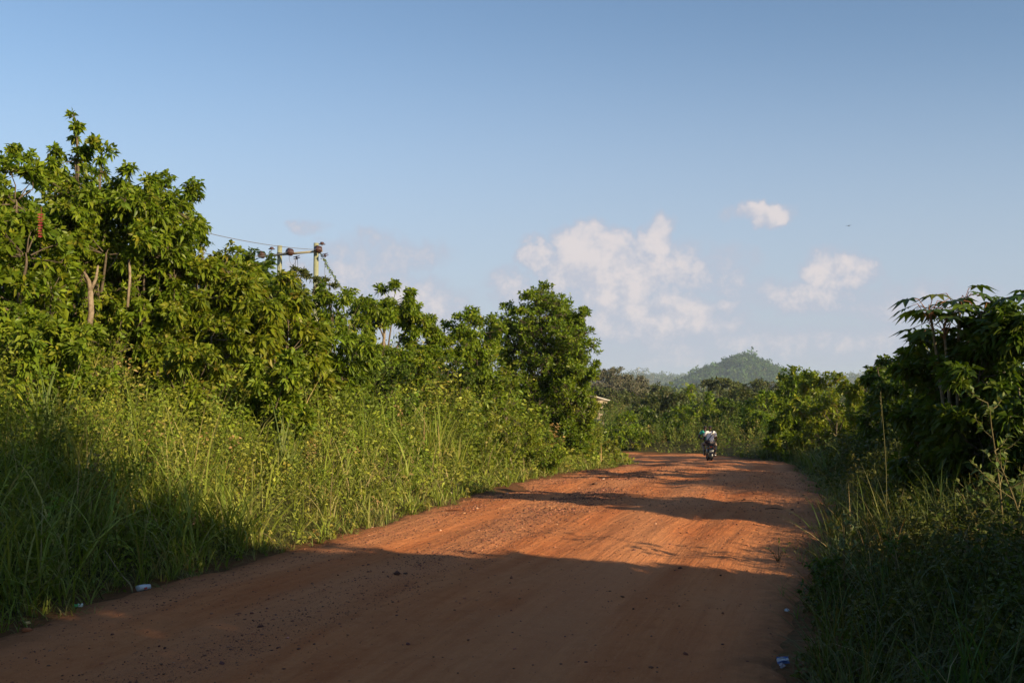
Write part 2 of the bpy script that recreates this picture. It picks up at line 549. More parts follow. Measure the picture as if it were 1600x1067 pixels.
gx = spaced(-4200, -14, 18, .22, 4200); gy = spaced(-900, 2, 62, .25, 5200)
X, Y = np.meshgrid(gx, gy)
Z, sd, side, idx = ground_z(X, Y, True)
Z = Z - .06 * (1 - sstep(sd, -.5, -.1))
gc = np.stack([1 - sstep(sd + fbm(X.ravel() * 2, Y.ravel() * 2, 12) * .6, .0, .6), sstep(np.hypot(X.ravel(), Y.ravel()), 60, 110), np.zeros(len(Z))], 1)
nx, ny = len(gx), len(gy)
i, j = np.meshgrid(np.arange(ny - 1), np.arange(nx - 1), indexing='ij')
fq = np.stack([i * nx + j, i * nx + j + 1, (i + 1) * nx + j + 1, (i + 1) * nx + j], -1).reshape(-1, 4)
G = Geo(); G.add(np.stack([X.ravel(), Y.ravel(), Z], 1), gc, None, fq)
tag(G.build('ground', M_GROUND, smooth=True), 'sloping verges of dark soil and thatch falling away to a wide valley', 'ground', kind='structure')

# road sheet with ruts, washboard and ragged shoulders
TT = np.linspace(-.55, 1.55, 150)                  # 0..1 across
seg = np.r_[0, np.cumsum(np.linalg.norm(np.diff(SC, axis=0), axis=1))]
s0 = np.interp(-12, SC[:, 1], seg)
ss = [s0]
while ss[-1] < seg[-1] - .5:
    yy = ss[-1] - np.interp(0, SC[:, 1], seg)
    ss.append(ss[-1] + np.clip(abs(yy) * .006, .035, .5))
ss = np.array(ss)
Lx = np.stack([np.interp(ss, seg, SL[:, k]) for k in (0, 1)], 1)
Rx = np.stack([np.interp(ss, seg, SR[:, k]) for k in (0, 1)], 1)
TTe = TT[:, None] * .0 + TT[:, None]
tt = np.linspace(-.09, 1.09, 150)
XY = Lx[:, None] * (1 - tt[None, :, None]) + Rx[:, None] * tt[None, :, None]
zc = np.interp(ss, seg, ZC)
TG, SG = np.meshgrid(tt, ss)
xr, yr = XY[..., 0], XY[..., 1]
wob = .05 * fbm(SG * .25, SG * 0, 77, 2)
def rut(c, wd, dp): return -dp * np.exp(-((TG + wob - c) / wd) ** 2)
camber = .05 * (1 - (2 * TG - 1) ** 2)
relief = camber + rut(.22, .045, .022) + rut(.52, .05, .022) + rut(.74, .05, .03) + rut(.40, .03, .012) + rut(.90, .04, .02)
relief += fbm(xr * .5, yr * .5, 21, 3) * .11 * sstep(yr, 9, 16) + fbm(xr * .5, yr * .5, 21, 3) * .04
relief += fbm(TG * 22, SG * .3, 31, 4) * .024 + fbm(TG * 60, SG * .8, 33, 2) * .010 + .008 * np.sin(SG * 9 + 3 * fbm(SG * .5, TG * 3, 35)) * sstep(fbm(SG * .15, TG * 2, 36), 0, .2) + fbm(xr * 2.2, yr * 2.2, 41, 4) * .03 + fbm(xr * 9, yr * 9, 51, 3) * .010
dune = fbm(xr * .22 + yr * .05, yr * .42, 61, 3)
relief += dune * .22 * sstep(yr, 11, 20)
zz = zc[:, None] + relief
edge = np.minimum(TG, 1 - TG) * np.interp(ss, seg, HW)[:, None] * 2       # metres inside edge
rag = fbm(xr * 1.3, yr * 1.3, 81, 4) * .5
zz = zz - .17 * (1 - sstep(edge + rag, -.35, .12)) + .02
n1_, n2_ = zz.shape
band = np.clip(1 - np.abs(TG - .34) / .13, 0, 1) * .8 + np.clip(1 - np.abs(TG - .10) / .1, 0, 1) * .4
band = band * np.clip(.6 + 1.8 * fbm(SG * .6, TG * 6, 91), 0, 1.2)
dust = np.clip(np.sin(TG * 22 + fbm(SG * .2, TG * 3, 95) * 6) * .5 + .3, 0, 1) * sstep(yr, 2, 9)
cc = np.stack([dust.ravel(), np.clip(band, 0, 1).ravel(), (1 - sstep(edge + rag * .8, -.1, .55)).ravel()], 1)
i, j = np.meshgrid(np.arange(n1_ - 1), np.arange(n2_ - 1), indexing='ij')
fq = np.stack([i * n2_ + j, i * n2_ + j + 1, (i + 1) * n2_ + j + 1, (i + 1) * n2_ + j], -1).reshape(-1, 4)
G = Geo(); G.add(np.stack([xr.ravel(), yr.ravel(), zz.ravel()], 1), cc, None, fq)
road_o = G.build('road', M_ROAD, smooth=True)
at_ = road_o.data.attributes.new('trk', 'FLOAT_VECTOR', 'POINT')
at_.data.foreach_set('vector', np.stack([TG * 6 + wob * 6, SG, SG * 0], -1).astype(np.float32).ravel())
tag(road_o, 'rutted red laterite dirt road curving left out of sight', 'road', kind='structure')
RT = (xr.ravel(), yr.ravel(), zz.ravel())


def road_z(x, y):
    d = (RT[0] - x) ** 2 + (RT[1] - y) ** 2
    return float(RT[2][d.argmin()])


# ------------------------------------------------------------------ tree and shrub builder
G_FRESH = [(.17, .23, .013), (.12, .18, .012), (.07, .12, .010), (.22, .25, .016), (.29, .25, .03)]
W_FRESH = [4, 5, 3, 1.5, .35]
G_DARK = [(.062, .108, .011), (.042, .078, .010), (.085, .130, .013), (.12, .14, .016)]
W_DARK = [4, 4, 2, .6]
G_YEL = [(.19, .225, .014), (.14, .19, .013), (.24, .22, .022), (.08, .125, .012), (.20, .10, .03)]
W_YEL = [4, 4, 1.5, 2, .25]
G_OLIVE = [(.085, .095, .030), (.060, .075, .025), (.11, .10, .04), (.05, .08, .02)]
W_OLIVE = [3, 3, 2, 2]
BARK = (.23, .18, .13)


def tree(name, label, cat, base, blobs, n_tips=260, per=9, leaf=(.15, .065), cols=G_FRESH, wts=W_FRESH, droop=.5,
         trunk_r=.08, bark=BARK, group=None, simple=False, clump=.25, mat=None, stub=None, lean=None, twigs=True, inner=.35, upw=.15, skirt=True):
    """base (x,y,z); blobs [(centre xyz, radii xyz)]; foliage sits in many small sprays grouped into clumps"""
    base = np.array(base, float)
    root = empty(name, base, label, cat, group)
    wood = Geo(); crown = Geo()
    if skirt:
        extra = []
        for c_, r_ in blobs:
            gap = c_[2] - r_[2] - base[2]
            if gap > .5 and r_[0] > .45 * max(q_[1][0] for q_ in blobs):
                extra.append((np.array([c_[0], c_[1] + r_[1] * (.45 if base[0] < 1 and base[1] < 24 else -.1), base[2] + gap * .55]), (r_[0] * 1.0, r_[1], gap * .5)))
        n_tips = int(n_tips * (1 + .5 * len(extra) / len(blobs)))
        blobs = list(blobs) + extra
    n_tips = int(n_tips * 1.5)
    C = np.array([b_[0] for b_ in blobs], float) - base
    RR = np.array([b_[1] for b_ in blobs], float)
    low = C[:, 2].min()
    top = np.average(C, axis=0, weights=RR.prod(1))
    fork = np.array([top[0] * .45, top[1] * .45, max(.25, min(low * .75, C[:, 2].mean() * .55))])
    if lean is not None: fork = fork + np.array(lean)
    k = 6
    u = np.linspace(0, 1, k)[:, None]
    pts = fork * u + np.r_[0, 0, -.15] * (1 - u) + np.c_[np.sin(u * 5) * .05, np.cos(u * 4) * .04 - .04, u * 0]
    wood.tube(pts, np.linspace(trunk_r * 1.25, trunk_r * .85, k), bark, 8)
    vol = RR.prod(1); share = (vol ** (.72)); share /= share.sum()
    for c, r, sh_ in zip(C, RR, share):
        nt = max(12, int(n_tips * sh_))
        mid = (fork + c) / 2 + rng.normal(0, .1, 3) * r.min()
        q = np.array([pts[-1], mid, c - np.array([0, 0, r[2] * .45]), c])
        q = smooth(q, 4)
        wood.tube(q, np.linspace(trunk_r * .5, trunk_r * .10, len(q)), np.array(bark) * .6, 6)
        m = max(5, int(nt / (11 if simple else 17)))
        d = rdir(m)
        rad = np.where(rng.random(m) < inner, rng.uniform(.35, .8, m), rng.uniform(.78, 1.08, m))
        cc_ = c + d * r * rad[:, None]
        for e in cc_[: min(m, 60)]:
            a = c + (e - c) * .15 + np.array([0, 0, -.1 * r[2]])
            b2 = (a + e) / 2 + rng.normal(0, .06, 3) * r
            wood.tube(np.array([a, b2, e]), [trunk_r * .15, trunk_r * .10, trunk_r * .05], np.array(bark) * .5, 4, cap=False)
        ci = rng.integers(0, m, nt)
        tips = cc_[ci] + np.clip(rng.normal(0, 1, (nt, 3)), -1.5, 1.5) * r * clump * .55
        if twigs:
            wood.stems(cc_[ci], tips, np.full(nt, .006 + trunk_r * .02), np.tile(np.array(bark) * .8, (nt, 1)))
        # leaves in sprays around each tip
        npl = rng.integers(max(3, per - 3), per + 4, nt)
        ti = np.repeat(np.arange(nt), npl)
        n = len(ti)
        out = (tips[ti] - c) / r; out /= np.linalg.norm(out, axis=1, keepdims=True) + 1e-9
        Dd = rdir(n) * .9 + out * .45 + np.array([0, 0, upw])
        Nn = np.array([0, 0, .45]) + rng.normal(0, .7, (n, 3)) + out * .55
        Lf = leaf[0] * rng.uniform(.6, 1.25, n)
        Pp = tips[ti] + Dd * (leaf[0] * .35) * rng.random((n, 1))
        tint = pal(nt, cols, wts, .18)[ti]
        ind = pal(n, cols, wts, .2)
        crown.leaves(Pp, Dd, Nn, Lf, Lf * leaf[1] / leaf[0], tint * .55 + ind * .45, droop * rng.uniform(.3, 1.5, n)[:, None] if False else droop, simple)
    if stub is not None:
        for (a, b2, r0, r1) in stub:
            a = np.array(a) - base; b2 = np.array(b2) - base
            mid = (a + b2) / 2 + np.array([.03, 0, 0])
            wood.tube(np.array([a, mid, b2]), [r0, (r0 + r1) / 2, r1], (.27, .21, .15), 8)
    wood.build('trunk' if cat != 'shrub' else 'stem', M_BARK, root, smooth=True)
    crown.build('crown', mat or M_LEAF, root)
    return root


def PB(lst, dep=None):
    """blobs given as (px, py, depth, rx_px, ry_px[, depth radius m])"""
    out = []
    for b_ in lst:
        px, py, d, rx, ry = b_[:5]
        k = d / F
        ryy = b_[5] if len(b_) > 5 else rx * k * .9
        out.append((PW(px, py, d), (rx * k, ryy, ry * k)))
    return out


def gbase(px, d, dy=0):
    x = (px - 800) / F * d
    return (x, d, float(ground_z([x], [d])[0]) - .03)


TL = 'trees on the left bank'
# --- left bank, near
LF = (.135, .062)
t1 = tree('broadleaf_tree', 'broad leafy tree at the left edge with a red hanging flower spike', 'tree', gbase(-10, 14.6),
     PB([(-60, 340, 14.6, 80, 72, 1.2), (25, 312, 14.3, 58, 56, 1.0), (40, 395, 14.0, 62, 62, .9), (-50, 440, 14.2, 90, 60, 1.1), (30, 475, 14.0, 60, 45, .8)]),
     1300, 10, LF, G_FRESH, W_FRESH, .32, .09, group=TL)
tree('broadleaf_tree', 'tallest tree on the left, thin shoot on top, pale bare trunk below', 'tree', gbase(138, 16.6),
     PB([(120, 305, 16.8, 62, 52, 1.2), (165, 330, 16.6, 66, 58, 1.1), (100, 355, 16.2, 52, 45, .8), (120, 196, 16.8, 14, 24, .25), (158, 240, 16.8, 22, 30, .35), (118, 248, 16.8, 26, 20, .3), (165, 395, 16.0, 46, 32, .7), (70, 255, 16.8, 38, 34, .7)]),
     1700, 10, (.115, .055), G_FRESH, W_FRESH, .3, .08, group=TL,
     stub=[(PW(138, 520, 15.6), PW(141, 455, 15.6), .05, .042), (PW(141, 455, 15.6), PW(131, 425, 15.6), .042, .02), (PW(141, 455, 15.6), PW(153, 415, 15.7), .032, .015)])
tree('broadleaf_tree', 'leafy tree whose right side slopes down towards the overhead cables', 'tree', gbase(215, 17),
     PB([(235, 325, 17.2, 62, 52, 1.2), (278, 326, 17.0, 42, 46, .8), (225, 395, 16.6, 55, 38, .8), (205, 290, 17.3, 40, 26, .6), (265, 390, 16.8, 40, 40, .7)]),
     1400, 10, (.125, .055), G_FRESH, W_FRESH, .45, .07, group=TL,
     stub=[(PW(199, 480, 16.0), PW(201, 385, 16.1), .024, .02), (PW(166, 425, 16.3), PW(185, 395, 16.4), .016, .012)])
tree('broadleaf_tree', 'yellowish green tree with orange dead leaves below the overhead cables', 'tree', gbase(330, 17.5),
     PB([(345, 420, 17.6, 52, 46, 1.0), (310, 465, 17.2, 62, 52, .9), (375, 465, 17.4, 50, 48, .9), (250, 480, 16.6, 55, 42, .7), (330, 525, 16.6, 75, 38, .7)]),
     800, 10, LF, G_YEL, W_YEL, .35, .07, group=TL, bark=(.3, .24, .17))
tree('broadleaf_tree', 'drooping leaved tree just left of the utility poles', 'tree', gbase(435, 18),
     PB([(425, 466, 18.2, 52, 46, 1.0), (450, 500, 17.8, 52, 52, .9), (400, 520, 17.4, 48, 48, .8), (455, 545, 17.4, 50, 42, .8), (375, 424, 18.4, 22, 26, .5)]),
     760, 10, (.16, .07), G_YEL, W_YEL, .5, .07, group=TL)
tree('feathery_tree', 'dark feathery branch of small leaves in front of the utility pole', 'tree', gbase(455, 24),
     PB([(470, 432, 24, 24, 12, .5), (492, 446, 24, 26, 10, .5), (455, 455, 24, 26, 24, .5)]),
     170, 9, (.10, .035), G_OLIVE, W_OLIVE, .2, .05, group=TL, inner=.2, skirt=False)
tree('leafy_bush', 'bright leafy bush at the foot of the utility poles', 'tree', gbase(520, 22),
     PB([(520, 488, 22, 38, 36, .9), (545, 500, 23, 40, 34, .9), (500, 525, 21, 48, 36, .8), (550, 545, 21.5, 50, 32, .9), (515, 460, 22, 18, 22, .4)]),
     640, 10, (.135, .055), G_FRESH, W_FRESH, .5, .05, group=TL)
tree('arched_tree', 'tree whose crown arches over a gap of open sky', 'tree', gbase(600, 27),
     PB([(588, 486, 27, 34, 26, .8), (615, 470, 27.5, 30, 22, .7), (640, 492, 28, 24, 24, .7), (655, 515, 28, 26, 26, .7), (572, 515, 26.5, 20, 30, .6), (668, 545, 28, 34, 20, .7), (590, 560, 26, 50, 24, .7), (650, 572, 27, 44, 26, .7)]),
     1500, 10, (.13, .058), G_FRESH, W_FRESH, .35, .07, group=TL, stub=[(PW(597, 560, 26.5), PW(600, 490, 26.6), .04, .035)], lean=(-.15, 0, 0), skirt=False)
tree('leafy_bush', 'rounded leafy bush between the arched tree and the big round tree', 'tree', gbase(730, 30),
     PB([(735, 520, 30, 42, 36, 1.0), (765, 530, 31, 30, 36, .8), (700, 545, 29.5, 38, 34, .8), (745, 560, 29, 50, 30, .9)]),
     1200, 9, (.135, .065), G_FRESH, W_FRESH, .3, .06, group=TL)
tree('round_tree', 'large round dark green tree standing alone against the clouds', 'tree', gbase(860, 33.5),
     PB([(845, 508, 33.5, 62, 44, 1.4), (842, 468, 33.5, 44, 22, .9), (870, 550, 33, 56, 46, 1.3), (808, 540, 33.5, 36, 48, 1.2), (902, 525, 33.5, 24, 40, .7),
         (880, 600, 32.5, 46, 36, 1.0), (912, 560, 33.5, 20, 22, .5), (803, 492, 33.5, 24, 18, .5), (885, 492, 33.5, 28, 24, .7)]),
     3400, 10, (.13, .055), G_FRESH, [2.5, 5, 4, 1, .2], .12, .12, group=TL, clump=.26, bark=(.16, .12, .09), upw=.2)
BRW = 'dark trees behind the front row on the left bank'  # added back row, leaves coloured dark so crown gaps read as shaded recesses
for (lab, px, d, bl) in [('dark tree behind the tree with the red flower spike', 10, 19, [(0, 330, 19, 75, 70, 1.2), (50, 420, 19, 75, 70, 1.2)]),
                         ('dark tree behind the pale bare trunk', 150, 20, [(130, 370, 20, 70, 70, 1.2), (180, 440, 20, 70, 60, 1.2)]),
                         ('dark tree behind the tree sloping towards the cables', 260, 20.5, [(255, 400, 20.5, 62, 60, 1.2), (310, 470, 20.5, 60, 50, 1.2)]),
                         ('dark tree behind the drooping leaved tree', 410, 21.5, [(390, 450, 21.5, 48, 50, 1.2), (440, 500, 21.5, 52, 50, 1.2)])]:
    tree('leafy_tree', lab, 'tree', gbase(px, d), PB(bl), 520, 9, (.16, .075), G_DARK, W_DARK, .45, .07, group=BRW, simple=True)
# --- low shrubs in the left bank cover
LB = 'shrubs in the undergrowth of the left bank'
for (lab, px, py, d, rx, ry, cols, wts, lf) in [
    ('low dark shrub under the arched tree', 600, 572, 24, 42, 20, G_DARK, W_DARK, (.09, .045)),
    ('low dark shrub left of the arched tree, below the bright bush', 545, 580, 22, 40, 22, G_DARK, W_DARK, (.09, .045)),
    ('shrub with fine leaves below the rounded bush', 700, 578, 27, 42, 20, G_DARK, W_DARK, (.08, .035)),
    ('shrub at the left foot of the big round tree', 780, 592, 29, 36, 20, G_FRESH, W_FRESH, (.08, .035)),
    ('shrub at the right foot of the big round tree', 905, 632, 33, 26, 30, G_YEL, W_YEL, (.09, .04)),
    ('yellow tinged shrub at the very end of the left bank where the road bends', 945, 692, 38, 24, 28, G_YEL, W_YEL, (.09, .035)),
    ('feathery shrub second from the end of the left bank', 905, 684, 33, 26, 38, G_FRESH, W_FRESH, (.09, .035)),
    ('dense green shrub leaning over the road edge halfway along the left bank', 843, 706, 25, 36, 32, G_FRESH, W_FRESH, (.07, .032)),
    ('rusty tinged shrub behind the leaning green shrub', 800, 680, 24, 38, 34, G_YEL, W_YEL, (.07, .03)),
    ('leafy shrub beneath the pale bare trunk', 95, 530, 13.6, 62, 32, G_FRESH, W_FRESH, (.11, .05)),
    ('leafy shrub below the yellowish tree', 290, 552, 14.5, 62, 28, G_YEL, W_YEL, (.10, .045)),
    ('broad leaved shrub below the drooping tree', 425, 572, 15.5, 44, 26, G_FRESH, W_FRESH, (.12, .055)),
    ('shrub at the left edge of the photo under the leafy tree', 5, 515, 12.8, 60, 30, G_FRESH, W_FRESH, (.11, .05)),
]:
    bb = PB([(px, py, d, rx, ry, rx * d / F), (px + rx * .5, py + ry * .4, d - .3, rx * .6, ry * .8, rx * d / F * .7), (px - rx * .55, py + ry * .5, d - .2, rx * .6, ry * .75, rx * d / F * .7)])
    tree('shrub', lab, 'shrub', gbase(px, d), bb, 330 if d > 20 else 300, 9, lf, cols, wts, .3, .025, group=LB, mat=M_WEED)

# red hanging flower spike and its stalk on the first tree
G = Geo()
b0 = np.array(t1.location)
p0 = PW(64, 336, 12.75) - b0; p1 = PW(63, 370, 12.75) - b0
G.tube(np.array([p0 + [0, 0, .1], p0, p1]), [.006, .005, .003], (.2, .05, .03), 5)
for q in np.linspace(0, 1, 9):
    c0 = p0 + (p1 - p0) * q
    for s_ in (-1, 1):
        dd = np.array([[s_ * .9, rng.uniform(-.6, .2), .35]])
        G.leaves(np.repeat(c0[None], 1, 0), dd, np.array([[0, -1.0, .3]]), .05 * (1 - .35 * q), .028, np.array([[.30, .025, .045]]), .2)
    G.lathe([(-.012, .003), (0, .010), (.012, .003)], (.32, .04, .06), c0, (0, 0, 1), 6)
G.build('flower_spike', M_WEED, t1)

# --- right bank
TR = 'trees and bushes on the right bank'
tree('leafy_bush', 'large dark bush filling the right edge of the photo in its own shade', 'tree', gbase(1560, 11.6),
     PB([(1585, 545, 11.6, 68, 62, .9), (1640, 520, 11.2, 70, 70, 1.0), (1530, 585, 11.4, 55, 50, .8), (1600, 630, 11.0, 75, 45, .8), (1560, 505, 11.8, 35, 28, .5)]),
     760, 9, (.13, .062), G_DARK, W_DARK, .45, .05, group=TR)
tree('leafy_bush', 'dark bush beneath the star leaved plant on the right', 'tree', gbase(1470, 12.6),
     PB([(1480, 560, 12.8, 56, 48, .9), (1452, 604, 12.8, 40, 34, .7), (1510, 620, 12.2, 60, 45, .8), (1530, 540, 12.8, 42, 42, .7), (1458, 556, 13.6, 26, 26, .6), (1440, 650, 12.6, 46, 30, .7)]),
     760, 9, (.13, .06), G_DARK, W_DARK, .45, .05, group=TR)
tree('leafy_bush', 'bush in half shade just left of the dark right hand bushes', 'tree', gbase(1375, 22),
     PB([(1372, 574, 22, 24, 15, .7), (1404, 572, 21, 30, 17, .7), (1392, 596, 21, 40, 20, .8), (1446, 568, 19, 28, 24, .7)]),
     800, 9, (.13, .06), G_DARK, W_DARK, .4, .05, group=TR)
tree('leafy_bush', 'sunlit bush with upright shoots where the right bank meets the bend', 'tree', gbase(1240, 47),
     PB([(1238, 612, 47, 34, 34, 1.0), (1228, 640, 46, 24, 28, .8), (1264, 608, 48, 26, 20, .8), (1255, 650, 46, 34, 26, .8)]),
     800, 9, (.20, .10), G_FRESH, W_FRESH, .3, .06, group=TR)
tree('leafy_bush', 'sunlit yellowish bush further right behind the grassy slope', 'tree', gbase(1310, 40),
     PB([(1305, 611, 42, 36, 24, 1.0), (1338, 618, 38, 28, 22, .8), (1290, 640, 40, 44, 24, .8), (1272, 612, 43, 26, 22, .8)]),
     800, 9, (.16, .07), G_YEL, W_YEL, .3, .05, group=TR)
tree('leafy_bush', 'low bush on top of the shaded grassy slope', 'tree', gbase(1365, 30),
     PB([(1355, 606, 30, 34, 22, .8), (1395, 604, 28, 32, 24, .7)]), 600, 9, (.13, .055), G_YEL, W_YEL, .3, .04, group=TR)

# star-leaved plant (palmate leaves on long stalks)
def palmate(name, label, base, heads, cat='plant', group=None, R0=.26, cols=G_DARK, wts=W_DARK, nl=9, stalk=.35):
    base = np.array(base)
    root = empty(name, base, label, cat, group)
    wood = Geo(); cr = Geo()
    for h in heads:
        h = np.array(h) - base
        mid = np.array([h[0] * .5, h[1] * .5, h[2] * .55])
        q = smooth(np.array([[h[0] * .2, h[1] * .2, -.1], mid, h]), 5)
        wood.tube(q, np.linspace(.03, .014, len(q)), (.22, .2, .13), 6)
        for k_ in range(nl):
            a = k_ * 2.4 + rng.uniform(-.3, .3)
            el = rng.uniform(-.25, .75)
            d = np.array([math.cos(a) * math.cos(el), math.sin(a) * math.cos(el), math.sin(el)])
            e = h + d * stalk * rng.uniform(.7, 1.15) + np.array([0, 0, -.03])
            wood.tube(np.array([h - [0, 0, .02 * k_], (h + e) / 2 + [0, 0, .05], e]), [.006, .005, .004], (.25, .12, .06), 4, cap=False)
            hd = np.array([d[0], d[1], 0]); hd /= np.linalg.norm(hd)
            sd_ = np.array([-hd[1], hd[0], 0])
            col = pal(1, cols, wts, .15)
            tl = rng.uniform(.1, .5)
            f_ = hd * math.cos(tl) - np.array([0, 0, 1]) * math.sin(tl)
            nn = hd * math.sin(tl) + np.array([0, 0, 1]) * math.cos(tl)
            an = np.linspace(-2.0, 2.0, 7)
            D = np.cos(an)[:, None] * f_ + np.sin(an)[:, None] * sd_
            Lf = R0 * np.array([.5, .75, .92, 1.0, .92, .75, .5]) * rng.uniform(.85, 1.15)
            cr.leaves(np.repeat(e[None], 7, 0), D, np.repeat(nn[None], 7, 0), Lf, Lf * .32, np.repeat(col, 7, 0), .18)
    wood.build('stem', M_BARK, root, smooth=True)
    cr.build('foliage', M_LEAF, root)
    return root


palmate('star_leaved_plant', 'tall plant with star shaped leaves silhouetted above the right hand bushes', gbase(1490, 12.2),
        [PW(1452, 480, 12.2), PW(1500, 468, 12.3), PW(1535, 488, 12.0), PW(1475, 505, 12.0)], nl=11, R0=.25)
palmate('star_leaved_plant', 'star leaved plant poking out at the upper right corner of the bushes', gbase(1600, 11.2),
        [PW(1612, 470, 11.2), PW(1580, 500, 11.4)], nl=8, R0=.22)

# --- bushes and trees beyond the bend
TF = 'bushes beyond the bend of the road'
for (lab, blobs, cols, wts, lf, nt) in [
    ('bush straight behind the motorcycle riders, its crown pointed', [(1085, 622, 66, 30, 30), (1070, 650, 65, 30, 26), (1105, 648, 65, 30, 26)], G_FRESH, W_FRESH, (.26, .12), 420),
    ('bush just right of the riders beyond the bend', [(1145, 632, 66, 32, 24), (1160, 655, 64, 34, 20), (1130, 655, 64, 26, 22)], G_DARK, W_DARK, (.26, .12), 380),
    ('bush further right beyond the bend, touching the sunlit bush', [(1195, 632, 62, 30, 24), (1205, 655, 60, 28, 22), (1178, 660, 60, 28, 20)], G_FRESH, W_FRESH, (.26, .12), 360),
    ('bush left of the riders beyond the bend', [(1035, 645, 66, 30, 22), (1020, 668, 64, 30, 20), (1050, 668, 63, 26, 18)], G_DARK, W_DARK, (.26, .11), 340),
    ('darker tree behind the bush left of the riders', [(1060, 612, 78, 34, 22), (1030, 622, 78, 24, 18)], G_OLIVE, W_OLIVE, (.26, .12), 320),
    ('low bush left of the bend above the road end', [(975, 655, 62, 30, 22), (990, 675, 60, 26, 16), (960, 670, 62, 24, 18)], G_FRESH, W_FRESH, (.22, .10), 320),
    ('tangled bush behind the low bush at the road end', [(960, 632, 76, 30, 18), (1000, 640, 76, 28, 16)], G_OLIVE, W_OLIVE, (.26, .11), 300),
    ('olive tree seen through the gap left of the bend', [(1000, 618, 98, 34, 16), (1035, 628, 95, 24, 14)], G_OLIVE, W_OLIVE, (.35, .15), 300),
    ('row end bush behind the right hand part of the bend', [(1150, 608, 84, 40, 14), (1190, 612, 82, 30, 14)], G_OLIVE, W_OLIVE, (.3, .13), 300),
]:
    px, d = blobs[0][0], blobs[0][2]
    tree('leafy_bush', lab, 'bush', gbase(px, d), PB([(b_[0], b_[1] + (11 if d > 60 and px < 1190 else 3), b_[2], b_[3], b_[4] * .85) for b_ in blobs]), nt, 9, lf, cols, wts, .3, .08, group=TF, simple=True)
tree('spreading_tree', 'greyish wide crowned tree standing far off in the valley left of the hill', 'tree', gbase(965, 135),
     PB([(962, 588, 135, 26, 12), (985, 598, 136, 26, 11), (940, 598, 134, 24, 12), (965, 606, 133, 40, 10)]), 1100, 8, (.28, .14),
     [(.12, .11, .085), (.10, .10, .06), (.15, .13, .10)], [3, 3, 2], .1, .3, simple=True, bark=(.3, .27, .23), inner=.2, mat=M_FAR, skirt=False)
for (lab, px, py, d, rx, ry) in [('brownish tree in the valley under the greyish wide crowned tree', 948, 618, 118, 28, 12),
                                 ('olive tree in the valley right of the greyish wide crowned tree', 1012, 606, 150, 26, 9),
                                 ('olive crown peeping above the bush behind the riders', 1125, 600, 120, 30, 9),
                                 ('distant olive crown below the right foot of the hill', 1195, 602, 130, 30, 8)]:
    tree('valley_tree', lab, 'tree', gbase(px, d), PB([(px, py, d, rx, ry), (px + rx * .6, py + 4, d, rx * .6, ry * .8), (px - rx * .6, py + 3, d, rx * .6, ry * .8)]), 600, 7, (.30, .15),
         G_OLIVE, W_OLIVE, .1, .2, simple=True, group='scattered trees in the valley', mat=M_FAR)

